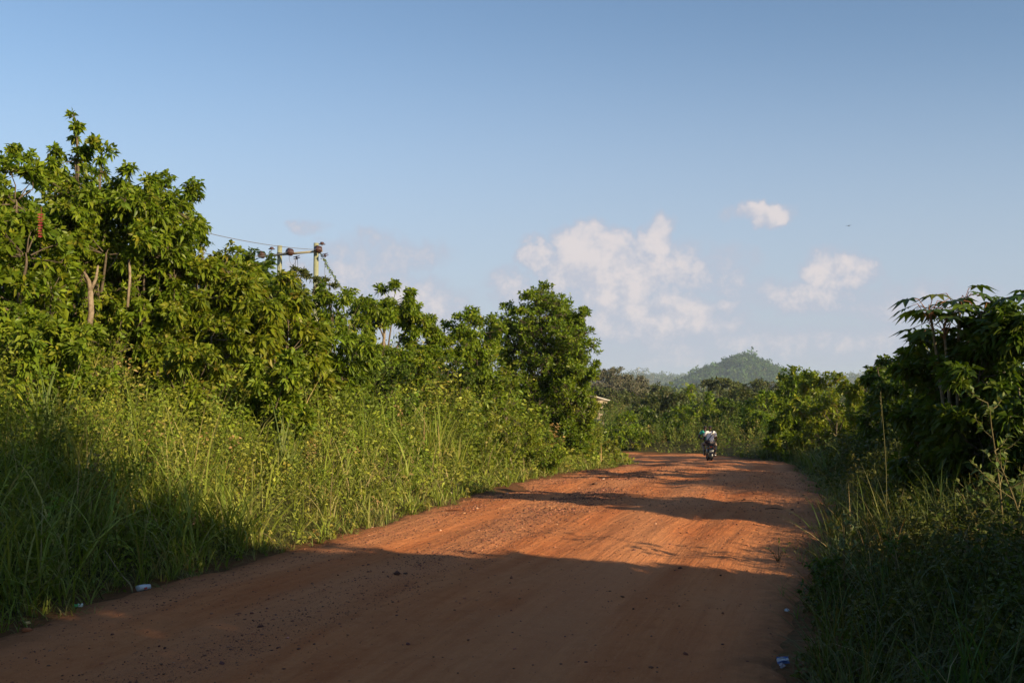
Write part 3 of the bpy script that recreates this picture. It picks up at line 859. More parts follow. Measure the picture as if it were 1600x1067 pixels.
# --- trees on the right bank beside and behind the camera: they throw the shade over the near road
OS = 'trees on the right bank beside the camera'
for (lab, x, y, blobs, nt) in [
    ('tallest shade tree on the right bank beside the camera, outside the photo', 7.2, -2.6,
     [((6.8, -2.4, 5.6), (1.9, 2.2, 1.7)), ((8.8, -4.8, 4.4), (1.8, 1.6, 1.6)), ((6.6, -.9, 5.8), (1.4, 1.2, 1.2)), ((6.6, -3.4, 3.0), (1.8, 1.6, 1.6)), ((7.2, -.4, 2.4), (1.6, 1.3, 1.1))], 1500),
    ('middle shade tree on the right bank beside the camera, outside the photo', 7.0, 1.2,
     [((6.9, .6, 3.2), (1.2, 1.3, 1.3)), ((7.2, 1.9, 2.9), (1.2, 1.2, 1.2)), ((6.7, 1.0, 1.9), (1.3, 1.7, 1.2)), ((6.7, 1.2, 3.7), (.9, .9, 1.0))], 900),
    ('lowest shade tree beside the camera, nearest the lit stretch of road', 7.4, 3.5,
     [((7.2, 3.1, 2.2), (1.0, .8, .9)), ((7.6, 4.1, 1.4), (1.0, .6, .6))], 500),
    ('bushy tree on the right bank behind the camera', 4.6, -6.5,
     [((4.6, -6.5, 3.4), (1.9, 1.9, 1.6)), ((6.4, -6.0, 3.6), (1.7, 1.7, 1.6)), ((4.6, -4.8, 2.4), (1.6, 1.6, 1.4))], 900),
    ('huge unseen tree added behind the camera, its crown blocking sky light', 3.4, -8.5,  # unseen crown, added to keep sky light off the near road
     [((0, -8, 7.6), (3.4, 3.2, 1.7)), ((4.2, -5.0, 8.2), (3.0, 3.0, 1.6)), ((-4.5, -7.5, 7.4), (3.2, 3.0, 1.5)), ((4, -10, 8.0), (3.2, 3, 1.8)), ((-.5, -3.9, 8.0), (2.6, 2.4, 1.2)), ((7.6, -3.4, 7.6), (2.4, 2.4, 1.5)), ((-7.5, -4.5, 6.6), (2.4, 2.4, 1.3))], 3000),
    ('broad tree on the right bank well behind the camera', 9.0, -7.0,
     [((9.0, -6.6, 4.2), (2.2, 2.2, 2.0)), ((11, -5, 3.2), (1.8, 1.8, 1.6))], 700),
    ('tree right of the dark bushes, outside the photo, shading the grassy slope', 13.2, 13.0,
     [((13.2, 13, 2.9), (1.7, 1.7, 1.3)), ((14.8, 14.6, 2.7), (1.6, 1.6, 1.3))], 600),
    ('second tree shading the grassy slope, outside the photo', 16.5, 19.0,
     [((16.5, 19, 2.9), (1.8, 1.8, 1.5)), ((14.6, 17.4, 2.5), (1.4, 1.4, 1.2))], 600),
    ('third tree outside the photo, shading the far part of the road', 20.0, 27.0,
     [((20, 27, 2.7), (2.0, 1.7, 1.6)), ((18.6, 24.6, 2.6), (1.5, 1.3, 1.3))], 600),
    ('fourth tree outside the photo, shading the bend', 24.0, 36.0,
     [((24, 36, 2.4), (2.2, 1.8, 1.8)), ((22, 33, 2.0), (1.5, 1.2, 1.2))], 600)]:
    z = float(ground_z([x], [y])[0])
    tree('shade_tree', lab, 'tree', (x, y, z), blobs, int(nt * 1.6), 10, (.24, .12), G_DARK, W_DARK, .4, .11, group=OS, simple=True, inner=.5, skirt='huge' not in lab)

# ------------------------------------------------------------------ bank cover: weeds and grasses
def scatter(n, xr_, yr_, smin, smax, sidew, dens=None):
    x = rng.uniform(*xr_, n); y = rng.uniform(*yr_, n)
    z, sd, side, idx = ground_z(x, y, True)
    k = (sd > smin) & (sd < smax)
    if sidew: k &= side == sidew
    # in view (with margin) or near
    k &= (np.abs(x) < y * .56 + 2.5)
    x, y, z, sd = x[k], y[k], z[k], sd[k]
    if dens is not None:
        q = rng.random(len(x)) < dens(x, y, sd)
        x, y, z, sd = x[q], y[q], z[q], sd[q]
    return x, y, z, sd


WC = [(.18, .225, .020), (.245, .28, .030), (.11, .16, .016), (.29, .285, .05), (.33, .24, .08)]
WW = [4, 3.5, 2.4, .6, .4]
DRY = (.34, .25, .12)


def weeds(G, x, y, z, sd, hmax, leaves=60, cols=WC, wts=WW, lf=.058, ramp=3.0):
    n = len(x)
    dist = np.hypot(x, y)
    hv = hmax * (.35 + .8 * vn(x * 1.1, y * 1.1, 5) ** 1.3 + .55 * vn(x * .4, y * .4, 6)) * np.clip(.14 + sd / ramp, .10, 1) * rng.uniform(.7, 1.15, n)
    hv = hv * (1 + .45 * sstep(sd, 3.5, 7))
    lean = rng.normal(0, .22, (n, 2))
    if ramp > 2: hv = hv * (1 + .5 * sstep(y, 18, 28))
    if ramp < 2: hv = hv * np.where((y > 3) & (y < 10.5), .66 - .22 * sstep(sd, 2, 5), 1)
    base = np.stack([x, y, z], 1)
    top = base + np.stack([lean[:, 0] * hv, lean[:, 1] * hv, hv], 1)
    G.stems(base, top, .004 + dist * .0001, np.tile((.10, .11, .03), (n, 1)) * rng.uniform(.6, 1.6, (n, 1)))
    nl = np.maximum(5, (leaves * np.clip(hv / .9, .25, 1.4) * np.clip(18 / (dist + 4), .35, 1.2)).astype(int))
    ti = np.repeat(np.arange(n), nl); m = len(ti)
    u = rng.random(m) ** .8
    P = base[ti] + (top - base)[ti] * (.03 + .99 * u)[:, None]
    D = rdir(m); D[:, 2] = D[:, 2] * .5 + .12
    spread = (hv[ti] * .30 * (1.2 - u))[:, None]
    P = P + D * spread * rng.random((m, 1))
    L = lf * rng.uniform(.6, 1.5, m) * np.clip(dist[ti] / 15, .75, 2.6)
    pc = pal(n, cols, wts, .15)
    sp_ = vn(x * .8 + 9, y * .8, 66)[:, None]
    pc = pc * (.74 + .48 * sp_) * np.array([1.0, 1.0, 1.0]) * np.where(sp_ > .62, np.array([[1.12, 1.0, 1.3]]), np.array([[.95, 1.02, 1.0]]))
    br_ = (np.clip(1 - sd / 1.8, 0, 1) * .6 * rng.random(n))[:, None]
    pc = pc * (1 - br_) + np.array([.24, .17, .045]) * br_
    C = pc[ti] * np.exp(rng.normal(0, .16, (m, 1)))
    N = np.array([0, 0, .45]) + rng.normal(0, .75, (m, 3))
    W = L * rng.uniform(.35, .6, n)[ti]
    far = dist[ti] > 20
    G.leaves(P[~far], D[~far], N[~far], L[~far], W[~far], C[~far], .3)
    G.leaves(P[far], D[far], N[far], L[far], W[far], C[far], .25, True)


def grass(G, x, y, z, nb, Lr, W, cols, wts, bend=(.25, .9), tilt=.35, k=4):
    n = len(x)
    ti = np.repeat(np.arange(n), nb); m = len(ti)
    Lt = rng.uniform(*Lr, n)
    a = rng.uniform(0, 2 * math.pi, m); tl = np.abs(rng.normal(0, tilt, m))
    D = np.stack([np.cos(a) * np.sin(tl), np.sin(a) * np.sin(tl), np.cos(tl)], 1)
    P = np.stack([x, y, z - .02], 1)[ti] + np.stack([np.cos(a), np.sin(a), a * 0], 1) * rng.uniform(0, .09, (m, 1)) * Lt[ti][:, None]
    L = Lt[ti] * rng.uniform(.55, 1.15, m)
    C = pal(n, cols, wts, .15)[ti] * .5 + pal(m, cols, wts, .2) * .5
    dist = np.hypot(x, y)[ti]
    G.blades(P, D, L, W * rng.uniform(.6, 1.3, m) * np.clip(dist / 12, .8, 2.2), C, rng.uniform(*bend, m), k)


GC = [(.21, .26, .035), (.15, .205, .028), (.28, .31, .055), (.34, .30, .10), (.44, .33, .16)]
GW = [4, 3, 2.5, 1.2, .9]
DC = [(.36, .27, .13), (.26, .18, .085), (.20, .17, .06), (.42, .34, .19)]
DW = [3, 3, 2, 1]

G = Geo()
x, y, z, sd = scatter(30000, (-22, 8), (4.5, 46), -.02, 9.5, -1, lambda x, y, s: np.clip(14 / (np.hypot(x, y) + 2), .22, 1) * np.clip(s + .35, .35, 1))
weeds(G, x, y, z, sd, 1.05)
x, y, z, sd = scatter(12000, (-30, 16), (44, 90), .1, 12, 0, lambda x, y, s: s * 0 + .9)
weeds(G, x, y, z, sd, .7, lf=.036, leaves=90, cols=[(.13, .18, .022), (.09, .14, .018), (.19, .21, .03), (.24, .19, .06)], wts=[4, 3, 2, 1])
tag(G.build('weeds', M_WEED), 'dense sunlit weeds covering the left bank from road to trees', 'weeds', kind='stuff')
NW1 = len(x)
G = Geo()
x, y, z, sd = scatter(26000, (0, 34), (3.2, 50), -.02, 9, 1, lambda x, y, s: np.clip(13 / (np.hypot(x, y) + 2), .25, 1) * np.clip(s + .3, .3, 1))
x2_, y2_, z2_, sd2_ = scatter(2600, (.5, 6), (3.4, 10), .0, 3, 1)
x, y, z, sd = [np.concatenate(q) for q in ((x, x2_), (y, y2_), (z, z2_), (sd, sd2_))]
G_SHADE_TINT = [(.045, .075, .012), (.032, .055, .010), (.062, .09, .014), (.085, .09, .02), (.10, .075, .03)]  # leaf greens darkened so the right bank's shade sits in the colour
weeds(G, x, y, z, sd, .72, ramp=1.0, cols=G_SHADE_TINT, wts=[4, 4, 2, 1, 1])
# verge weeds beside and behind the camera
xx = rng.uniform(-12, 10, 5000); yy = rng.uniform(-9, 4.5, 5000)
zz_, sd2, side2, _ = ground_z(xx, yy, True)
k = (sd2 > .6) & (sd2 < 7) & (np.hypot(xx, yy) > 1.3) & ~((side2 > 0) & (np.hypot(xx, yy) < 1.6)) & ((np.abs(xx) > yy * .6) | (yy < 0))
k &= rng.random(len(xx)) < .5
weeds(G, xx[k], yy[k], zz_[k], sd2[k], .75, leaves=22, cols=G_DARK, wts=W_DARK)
tag(G.build('weeds', M_WEED), 'weeds covering the right bank, leaf colour darkened to stand for shade', 'weeds', kind='stuff')

# tall grass
G = Geo()
x, y, z, sd = scatter(1500, (-16, 8), (5.5, 40), .9, 7, -1, lambda x, y, s: np.clip(sstep(vn(x * .55, y * .4, 71), .35, .8) * 1.1 + sstep(-x, 3.0, 6) * .35, 0.03, 1) * np.clip(16 / (np.hypot(x, y) + 3), .3, 1) * .75)
grass(G, x, y, z, 11, (1.0, 1.75), .017, GC, GW, (.08, .6), .25, 5)
x, y, z, sd = scatter(32000, (-18, 8), (5.5, 46), .0, 6.5, -1, lambda x, y, s: np.clip(13 / (np.hypot(x, y) + 3), .25, 1) * .8 * np.clip(.25 + vn(x * .7, y * .7, 44) * 1.2, 0, 1))
hs = np.clip(.2 + sd / 2.4, .2, 1)
for lo, hi in ((0, .45), (.45, .75), (.75, 1.1)):
    k = (hs > lo) & (hs <= hi)
    grass(G, x[k], y[k], z[k], 7, (.55 * hi, 1.05 * hi), .014, GC, GW, (.15, .9), .35, 4)
# near left corner: coarse arching grass, partly dead
x, y, z, sd = scatter(900, (-9, -2.5), (5.6, 11), .35, 3.5, -1)
grass(G, x, y, z, 9, (.7, 1.35), .018, GC, GW, (.3, 1.0), .4, 6)
tag(G.build('tall_grass', M_GRASS), 'tall green blades standing in the left bank', 'grass', kind='stuff')
G = Geo()
x, y, z, sd = scatter(3800, (-16, 8), (5.5, 40), .3, 6.5, -1, lambda x, y, s: np.clip(14 / (np.hypot(x, y) + 3), .3, 1) * .6)
grass(G, x, y, z, 4, (.5, 1.35), .013, DC, DW, (.5, 1.4), .5, 6)
x, y, z, sd = scatter(700, (1, 14), (3.2, 20), .3, 5, 1)
grass(G, x, y, z, 4, (.4, .9), .009, DC, DW, (.2, 1.0), .4, 5)
tag(G.build('dry_grass', M_GRASS), 'straw coloured dead blades tangled in the bank cover', 'grass', kind='stuff')
# right bank grasses, blade colours darkened to stand for shade
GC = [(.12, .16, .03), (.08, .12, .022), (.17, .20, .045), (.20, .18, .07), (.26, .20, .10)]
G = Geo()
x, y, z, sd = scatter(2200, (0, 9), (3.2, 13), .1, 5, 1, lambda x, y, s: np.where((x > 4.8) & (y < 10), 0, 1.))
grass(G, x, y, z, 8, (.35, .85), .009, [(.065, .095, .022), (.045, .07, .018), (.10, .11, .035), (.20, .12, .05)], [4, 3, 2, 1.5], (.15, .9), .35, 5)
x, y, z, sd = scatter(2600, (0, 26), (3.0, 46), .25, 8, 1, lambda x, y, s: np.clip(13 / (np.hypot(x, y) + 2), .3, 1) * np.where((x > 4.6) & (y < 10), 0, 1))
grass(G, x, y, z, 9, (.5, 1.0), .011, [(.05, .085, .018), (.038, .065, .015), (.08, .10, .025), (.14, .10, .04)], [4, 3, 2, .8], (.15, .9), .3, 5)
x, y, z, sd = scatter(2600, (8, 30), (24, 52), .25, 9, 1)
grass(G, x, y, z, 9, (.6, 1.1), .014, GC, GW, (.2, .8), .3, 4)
tag(G.build('tall_grass', M_GRASS), 'long grass on the right bank, blade colour darkened to stand for shade', 'grass', kind='stuff')
# short turf creeping onto the shoulders
G = Geo()
x, y, z, sd = scatter(90000, (-9, 13), (3.5, 48), -.25, 1.1, 0, lambda x, y, s: np.clip(12 / (np.hypot(x, y) + 1), .25, 1) * np.clip(.45 + s * 2.0 + (vn(x * 1.5, y * 1.5, 8) - .5) * 1.5, 0, 1))
grass(G, x, y, z, 8, (.06, .26), .008, [(.15, .19, .035), (.11, .15, .03), (.22, .22, .06), (.32, .26, .10), (.30, .22, .09)], [3, 2, 2, 2, 1.5], (.2, 1.0), .6, 3)
tag(G.build('short_grass', M_GRASS), 'short patchy turf along both road shoulders', 'grass', kind='stuff')

# ------------------------------------------------------------------ named single plants
def grass_clump(label, px, d, L, n, cols, wts, W=.012, name='grass_clump', group=None, zo=0):
    b_ = gbase(px, d)
    root = Geo()
    grass(root, np.array([b_[0]] * n) + rng.normal(0, .09, n), np.array([b_[1]] * n) + rng.normal(0, .09, n), np.array([b_[2]] * n), 7, L, W, cols, wts, (.08, .7), .22, 6)
    o = root.build(name, M_GRASS, None, offset=b_)
    o.location = b_
    return tag(o, label, 'grass', group)


GCL = 'distinct grass clumps on the banks'
PALE = [(.17, .21, .06), (.12, .17, .04), (.25, .24, .10)]
grass_clump('clump of broad pale blades on the left bank under the tallest tree', 72, 11.5, (1.35, 1.75), 7, PALE, [3, 2, 1], .024, group=GCL)
grass_clump('upright green blades in the left bank below the drooping tree', 440, 13.5, (1.1, 1.5), 6, PALE, [2, 3, 1], .02, group=GCL)
grass_clump('clump of pale blades on the right bank below the tall stalk', 1378, 9.6, (.7, 1.0), 6, PALE, [3, 2, 2], .012, group=GCL)
grass_clump('rusty seeding grass clump on the right bank', 1402, 8.6, (.55, .9), 8, [(.26, .13, .05), (.20, .12, .045)], [1, 1], .006, group=GCL)
grass_clump('long green blades in the lower right corner of the photo', 1500, 4.9, (.7, 1.05), 5, [(.05, .10, .03), (.06, .12, .03)], [1, 1], .012, group=GCL)


def sapling(label, px, d, h, lf, cols, wts, branches=7, name='sapling', bend=(0, 0), group=None, wid=.45, lpb=14, spread=.45):
    b_ = np.array(gbase(px, d))
    root = empty(name, b_, label, 'plant', group)
    st = Geo(); fo = Geo()
    q = smooth(np.array([[0, 0, -.05], [bend[0] * .3, bend[1] * .3, h * .5], [bend[0], bend[1], h]]), 6)
    st.tube(q, np.linspace(.012, .004, len(q)), (.16, .13, .06), 5)
    for k_ in range(branches):
        u_ = .25 + .75 * k_ / max(1, branches - 1)
        s0_ = q[int(u_ * (len(q) - 1))]
        a = k_ * 2.4
        ln = h * spread * (1.1 - u_ * .75)
        e = s0_ + np.array([math.cos(a) * ln, math.sin(a) * ln, ln * .8])
        st.tube(np.array([s0_, (s0_ + e) / 2 + [0, 0, -.02], e]), [.006, .004, .002], (.16, .14, .06), 4, cap=False)
        t_ = rng.uniform(.2, 1.05, lpb)[:, None]
        P = s0_ + (e - s0_) * t_
        D = rdir(lpb) + (e - s0_) / ln * .8
        L = lf * rng.uniform(.7, 1.25, lpb)
        fo.leaves(P, D, np.array([0, 0, 1.0]) + rng.normal(0, .3, (lpb, 3)), L, L * wid, pal(lpb, cols, wts, .15), .3)
    st.build('stem', M_BARK, root, smooth=True)
    fo.build('foliage', M_WEED, root)
    return root


SP = 'single weeds and saplings on the right bank'
PL = [(.16, .19, .06), (.12, .16, .04), (.10, .14, .04)]
sapling('slender sapling with pale leaves in front of the dark right hand bush', 1565, 8.2, 1.35, .085, PL, [2, 2, 1], 10, bend=(-.12, 0), group=SP, spread=.3)
sapling('leafy sapling bent low at the right edge of the photo', 1600, 8.0, .95, .08, PL, [1, 2, 2], 9, group=SP, bend=(-.3, -.1))
sapling('grey green weed with small upright leaves beside the road shoulder', 1315, 8.2, .62, .05, [(.20, .24, .13), (.15, .19, .09)], [1, 1], 12, name='weed', group=SP, lpb=22, spread=.3)
sapling('dark bushy weed leaning over the right road edge', 1285, 7.3, .42, .05, G_DARK, W_DARK, 14, name='weed', group=SP, lpb=40, spread=.55)
sapling('small weed with round leaves next to the rusty grass clump', 1395, 7.6, .5, .05, G_DARK, W_DARK, 10, name='weed', group=SP, lpb=24)
# tall dead stalk
G = Geo()
b_ = np.array(gbase(1380, 10.5))
tp = PW(1376, 612, 10.5) - b_
G.tube(smooth(np.array([[0, 0, -.05], tp * .5 + [.03, 0, 0], tp]), 5), np.linspace(.005, .002, 11), (.20, .18, .08), 5)
n = 30
u_ = rng.uniform(.80, 1, n)[:, None]
G.leaves(tp * u_, rdir(n) * .3 + [0, 0, .9], rdir(n), .035, .005, np.tile((.20, .17, .08), (n, 1)), 0)
o = G.build('grass_stalk', M_GRASS); o.location = b_
tag(o, 'single tall dry stalk rising from the right bank against the dark bush', 'plant')
# seedling in the road edge
b_ = np.array([(1212 - 800) / F * 9.6, 9.6, 0]); b_[2] = road_z(b_[0], b_[1])
root = empty('seedling', b_, 'tiny leggy seedling growing out of the dirt at the right road edge', 'plant')
st = Geo(); fo = Geo()
for (dx, dz) in [(-.10, .12), (.02, .2), (.13, .16), (.06, .10), (-.04, .08)]:
    e = np.array([dx, dx * .3, dz])
    st.tube(np.array([[0, 0, -.02], e * .5 + [0, 0, .02], e]), [.004, .003, .002], (.12, .11, .04), 4)
    fo.leaves(np.repeat(e[None], 4, 0), rdir(4) + [0, 0, .3], np.tile((0, 0, 1.), (4, 1)), .045, .02, np.tile((.06, .10, .02), (4, 1)), .2)
st.build('stem', M_BARK, root); fo.build('foliage', M_WEED, root)

# ------------------------------------------------------------------ gravel
def stones(G, P, r, C):
    t_ = (1 + 5 ** .5) / 2
    V0 = np.array([(-1, t_, 0), (1, t_, 0), (-1, -t_, 0), (1, -t_, 0), (0, -1, t_), (0, 1, t_), (0, -1, -t_), (0, 1, -t_), (t_, 0, -1), (t_, 0, 1), (-t_, 0, -1), (-t_, 0, 1)]) / 1.9
    F0 = np.array([(0, 11, 5), (0, 5, 1), (0, 1, 7), (0, 7, 10), (0, 10, 11), (1, 5, 9), (5, 11, 4), (11, 10, 2), (10, 7, 6), (7, 1, 8), (3, 9, 4), (3, 4, 2), (3, 2, 6), (3, 6, 8), (3, 8, 9), (4, 9, 5), (2, 4, 11), (6, 2, 10), (8, 6, 7), (9, 8, 1)])
    n = len(P)
    V = V0[None] * rng.uniform(.7, 1.25, (n, 12, 1)) * (np.array([1, 1, .6]) * rng.uniform(.7, 1.3, (n, 3)))[:, None] * r[:, None, None]
    a = rng.uniform(0, 6.28, n)
    ca, sa = np.cos(a)[:, None], np.sin(a)[:, None]
    V = np.stack([V[..., 0] * ca - V[..., 1] * sa, V[..., 0] * sa + V[..., 1] * ca, V[..., 2]], -1) + P[:, None]
    f = (np.arange(n)[:, None, None] * 12 + F0[None]).reshape(-1, 3)
    G.add(V.reshape(-1, 3), np.repeat(C, 12, 0), f)


G = Geo()
i0 = np.flatnonzero((yr.ravel() > 4.5) & (yr.ravel() < 30) & (TG.ravel() > .02) & (TG.ravel() < .98))
NG = 26000
wgt = (.05 + band.ravel()[i0]) * np.gradient(ss)[:, None].repeat(150, 1).ravel()[i0]
pick = rng.choice(i0, NG, p=wgt / wgt.sum())
P = np.stack([xr.ravel()[pick], yr.ravel()[pick], zz.ravel()[pick]], 1) + np.c_[rng.normal(0, .02, (NG, 2)), np.full(NG, .001)]
rr = .0048 * np.exp(rng.normal(0, .5, NG)) * np.clip(P[:, 1] / 10, .8, 1.6)
cs = pal(NG, [(.12, .055, .04), (.20, .085, .05), (.34, .14, .075), (.45, .24, .15)], [4, 3, 2, .3], .2)
stones(G, P, rr, cs)
tag(G.build('gravel', M_STONE), 'loose dark grit strewn along the wheel tracks', 'gravel', kind='stuff')

def single_stone(px, py, r, col, label, name='stone', cat='stone', group=None):
    # find where the sight line meets the road sheet
    best = None
    for d in np.arange(4.5, 40, .02):
        p = PW(px, py, d)
        zg = float(np.interp(d, YK, ZK)) + .02
        if p[2] < zg: best = p; break
    p = best
    zr = max(road_z(p[0], p[1]), float(ground_z([p[0]], [p[1]])[0]))
    G = Geo(); stones(G, np.zeros((1, 3)) + [0, 0, r * .35], np.array([r]), np.array([col]))
    o = G.build(name, M_STONE); o.location = (p[0], p[1], zr)
    return tag(o, label, cat, group)


SG_ = 'larger stones lying on the road'
for a in [(620, 906, .030, (.10, .05, .035), 'dark clod lying in the shaded middle of the road'),
          (745, 800, .03, (.5, .3, .2), 'pale stone beside the twig near the left shoulder'),
          (582, 826, .026, (.55, .33, .22), 'pale stone at the left shoulder just before the shadow edge'),
          (705, 773, .04, (.6, .45, .33), 'pale lump at the grass edge of the left shoulder'),
          (943, 749, .04, (.55, .36, .26), 'pale stone far down the road before the first dark streak'),
          (930, 757, .05, (.12, .06, .04), 'dark stone just below the far pale stone'),
          (688, 832, .02, (.55, .35, .25), 'pale pebble in the lit road centre left'),
          (42, 990, .035, (.30, .10, .04), 'reddish clod at the lower left shoulder')]:
    single_stone(a[0], a[1], a[2], a[3], a[4], group=SG_)

# fallen fruit
o = single_stone(42, 972, .028, (.62, .42, .16), 'small yellow fruit lying at the left shoulder in the shade', 'fallen_fruit', 'fruit')


# twig
def on_ground(px, py):
    for d in np.arange(4.2, 60, .02):
        p = PW(px, py, d)
        zg = float(np.interp(d, YK, ZK)) + .02
        if p[2] < zg: break
    z = max(road_z(p[0], p[1]), float(ground_z([p[0]], [p[1]])[0]))
    return np.array([p[0], p[1], z])


a = on_ground(702, 802)
G = Geo()
G.tube(np.array([[-.05, 0, .01], [.1, .02, .02], [.22, -.03, .012], [.34, -.05, .016]]), [.008, .01, .008, .003], (.22, .08, .04), 5)
G.tube(np.array([[.1, .02, .02], [.17, .1, .03], [.2, .14, .02]]), [.006, .004, .002], (.22, .08, .04), 4)
o = G.build('twig', M_BARK); o.location = a
tag(o, 'brown twig lying on the left side of the lit road', 'twig')
a = on_ground(1150, 788)
G = Geo()
G.tube(np.array([[-.12, 0, .01], [0, .02, .02], [.1, -.02, .012], [.16, .02, .01]]), [.005, .008, .006, .003], (.10, .05, .035), 5)
o = G.build('twig', M_BARK); o.location = on_ground(1208, 796)
tag(o, 'dark twig on the road near the right edge', 'twig')
# dead branch sloping out of the near left weeds
a = on_ground(207, 922)
b_ = PW(176, 878, a[1] + .15)
G = Geo()
G.tube(smooth(np.array([[0, 0, -.02], [-.02, .0, .06], (b_ - a) * .6, (b_ - a) * 1.4]), 4), np.linspace(.010, .005, 13), (.24, .20, .10), 6)
o = G.build('bent_stalk', M_BARK); o.location = a
tag(o, 'bent pale stalk reaching out of the weeds beside the discarded cup', 'stalk')

# ------------------------------------------------------------------ litter
# crushed white water sachet / cup at the left shoulder
a = on_ground(222, 921)
root = empty('discarded_cup', a, 'crushed white plastic cup with a small red print at the left shoulder', 'litter', rz=1.0)
root.scale = (.9, .9, .85)
G = Geo()
prof = [(0, .030), (.004, .034), (.035, .037), (.075, .042), (.105, .046), (.108, .049)]
V = []
sd_n = 18
for (h, r) in prof:
    for k_ in range(sd_n):
        an = k_ / sd_n * 2 * math.pi
        cr = 1 - .50 * max(0, math.sin(an * 1.0 + .6)) * (h / .1) + .10 * math.sin(an * 3 + h * 50) + .05 * math.sin(an * 7 - h * 90)
        V.append((h - .05, r * cr * math.cos(an), .035 + r * .85 * cr * math.sin(an)))
f = [(r * sd_n + k_, r * sd_n + (k_ + 1) % sd_n, (r + 1) * sd_n + (k_ + 1) % sd_n, (r + 1) * sd_n + k_) for r in range(len(prof) - 1) for k_ in range(sd_n)]
V.append((-.05, 0, .035)); f3 = [(len(V) - 1, (k_ + 1) % sd_n, k_) for k_ in range(sd_n)]
G.add(V, (.50, .55, .60), f3, f)
G.build('cup_body', M_PLASTIC, root, smooth=True)
G = Geo(); G.box((-.012, -.0475, .022), (.020, -.0445, .042), (.45, .06, .05), .001)
G.build('red_print', M_PLASTIC, root)

# blue and white packet at the right shoulder
a = on_ground(1222, 1036)
root = empty('drink_packet', a, 'crumpled blue and white drink packet in the grass at the right shoulder', 'litter', rz=.5)
def crumple(G, w_, h_, col, seed, thick=.012, n=12, M=None):
    u = np.linspace(-.5, .5, n); U, Vv = np.meshgrid(u, u)
    for s_ in (1, -1):
        puff = thick * (1 - (2 * np.abs(U)) ** 3) * (1 - (2 * np.abs(Vv)) ** 3) * s_
        zz2 = puff + (fbm(U * 5 + 9, Vv * 5, seed) * .03) + .02
        P = np.stack([U * w_, Vv * h_, zz2], -1).reshape(-1, 3)
        i, j = np.meshgrid(np.arange(n - 1), np.arange(n - 1), indexing='ij')
        f = np.stack([i * n + j, i * n + j + 1, (i + 1) * n + j + 1, (i + 1) * n + j], -1).reshape(-1, 4)
        c = np.tile(col, (n * n, 1)) if not callable(col) else col(U.ravel(), Vv.ravel())
        G.add(P, c, None, f)
G = Geo(); crumple(G, .075, .045, lambda U, V_: np.where((np.abs(V_) < .2)[:, None], np.array([[.6, .65, .75]]), np.array([[.08, .14, .38]])), 4)
o = G.build('packet_body', M_PLASTIC, root, smooth=True); o.location = (.02, .02, .02); o.rotation_euler = (R(50), 0, R(-25))
G = Geo(); crumple(G, .05, .03, (.45, .42, .5), 7, .006)
o = G.build('torn_flap', M_PLASTIC, root, smooth=True); o.location = (-.035, -.02, .0); o.rotation_euler = (R(35), 0, R(20))
a = on_ground(122, 946)
G = Geo(); crumple(G, .07, .035, lambda U, V_: np.where((U > 0)[:, None], np.array([[.75, .8, .7]]), np.array([[.10, .42, .12]])), 14, .006)
o = G.build('sweet_wrapper', M_PLASTIC, smooth=True); o.location = a; o.rotation_euler = (R(30), 0, .4)
tag(o, 'small green and white wrapper at the edge of the near left grass', 'litter')
a = on_ground(1228, 958)
G = Geo(); crumple(G, .05, .03, (.5, .52, .56), 24, .006)
o = G.build('paper_scrap', M_PLASTIC, smooth=True); o.location = a + [0, 0, .0]; o.rotation_euler = (R(25), 0, 1)
tag(o, 'tiny pale scrap of paper beside the right shoulder', 'litter')

# ------------------------------------------------------------------ utility poles (H-frame) and cables
PD = 50.0
pr = PW(494, 380, PD); pl = PW(437, 384, PD + 1.3)
pr[2] = max(pr[2], 0)
ax_ = (pr - pl); ax_[2] = 0; axn = ax_ / np.linalg.norm(ax_)
bz = float(ground_z([pr[0]], [pr[1]])[0])
org = np.array([(pr[0] + pl[0]) / 2, (pr[1] + pl[1]) / 2, bz])
root = empty('utility_pole', org, 'twin concrete utility poles joined by a crossarm with brown insulators above the trees', 'utility pole')
GREYP = (.25, .26, .17)
for P in (pl, pr):
    G = Geo()
    G.tube(np.array([[P[0], P[1], bz - .5], [P[0], P[1], (bz + P[2]) / 2], P]) - org, [.17, .145, .125], GREYP, 12)
    o = G.build('pole', M_CONC, root, smooth=False)
    G = Geo(); q = P - org
    G.lathe([(-.5, .135), (-.495, .15), (-.38, .15), (-.375, .135)], (.07, .08, .09), q, (0, 0, 1), 12)
    G.build('steel_band', M_STEEL, root)
za = pr[2] - .28; zb = pl[2] - .10
e0 = np.array([*(pl[:2] - axn[:2] * 1.05), 0]); e1 = np.array([*(pr[:2] + axn[:2] * .55), 0])
side_ = np.array([-axn[1], axn[0], 0]) * .18
def arm_pt(u, off=0.0, dz=0.0):
    p = e0 * (1 - u) + e1 * u; p[2] = pr[2] - .45 + dz
    return p - side_ * 1.0 + np.array([0, 0, 0])
G = Geo(); A0 = arm_pt(0) - org; A1 = arm_pt(1) - org
w2 = axn[:2]; nv = np.array([-w2[1], w2[0]])
for (sx) in (0,):
    V = []
    for E in (A0, A1):
        for (a_, b2) in ((-.05, -.05), (.05, -.05), (.05, .05), (-.05, .05)):
            V.append((E[0] + nv[0] * a_, E[1] + nv[1] * a_, E[2] + b2))
    G.add(V, (.34, .30, .22), None, [(0, 1, 5, 4), (1, 2, 6, 5), (2, 3, 7, 6), (3, 0, 4, 7), (0, 3, 2, 1), (4, 5, 6, 7)])
G.build('crossarm', M_CONC, root)
BR = (.06, .028, .022)


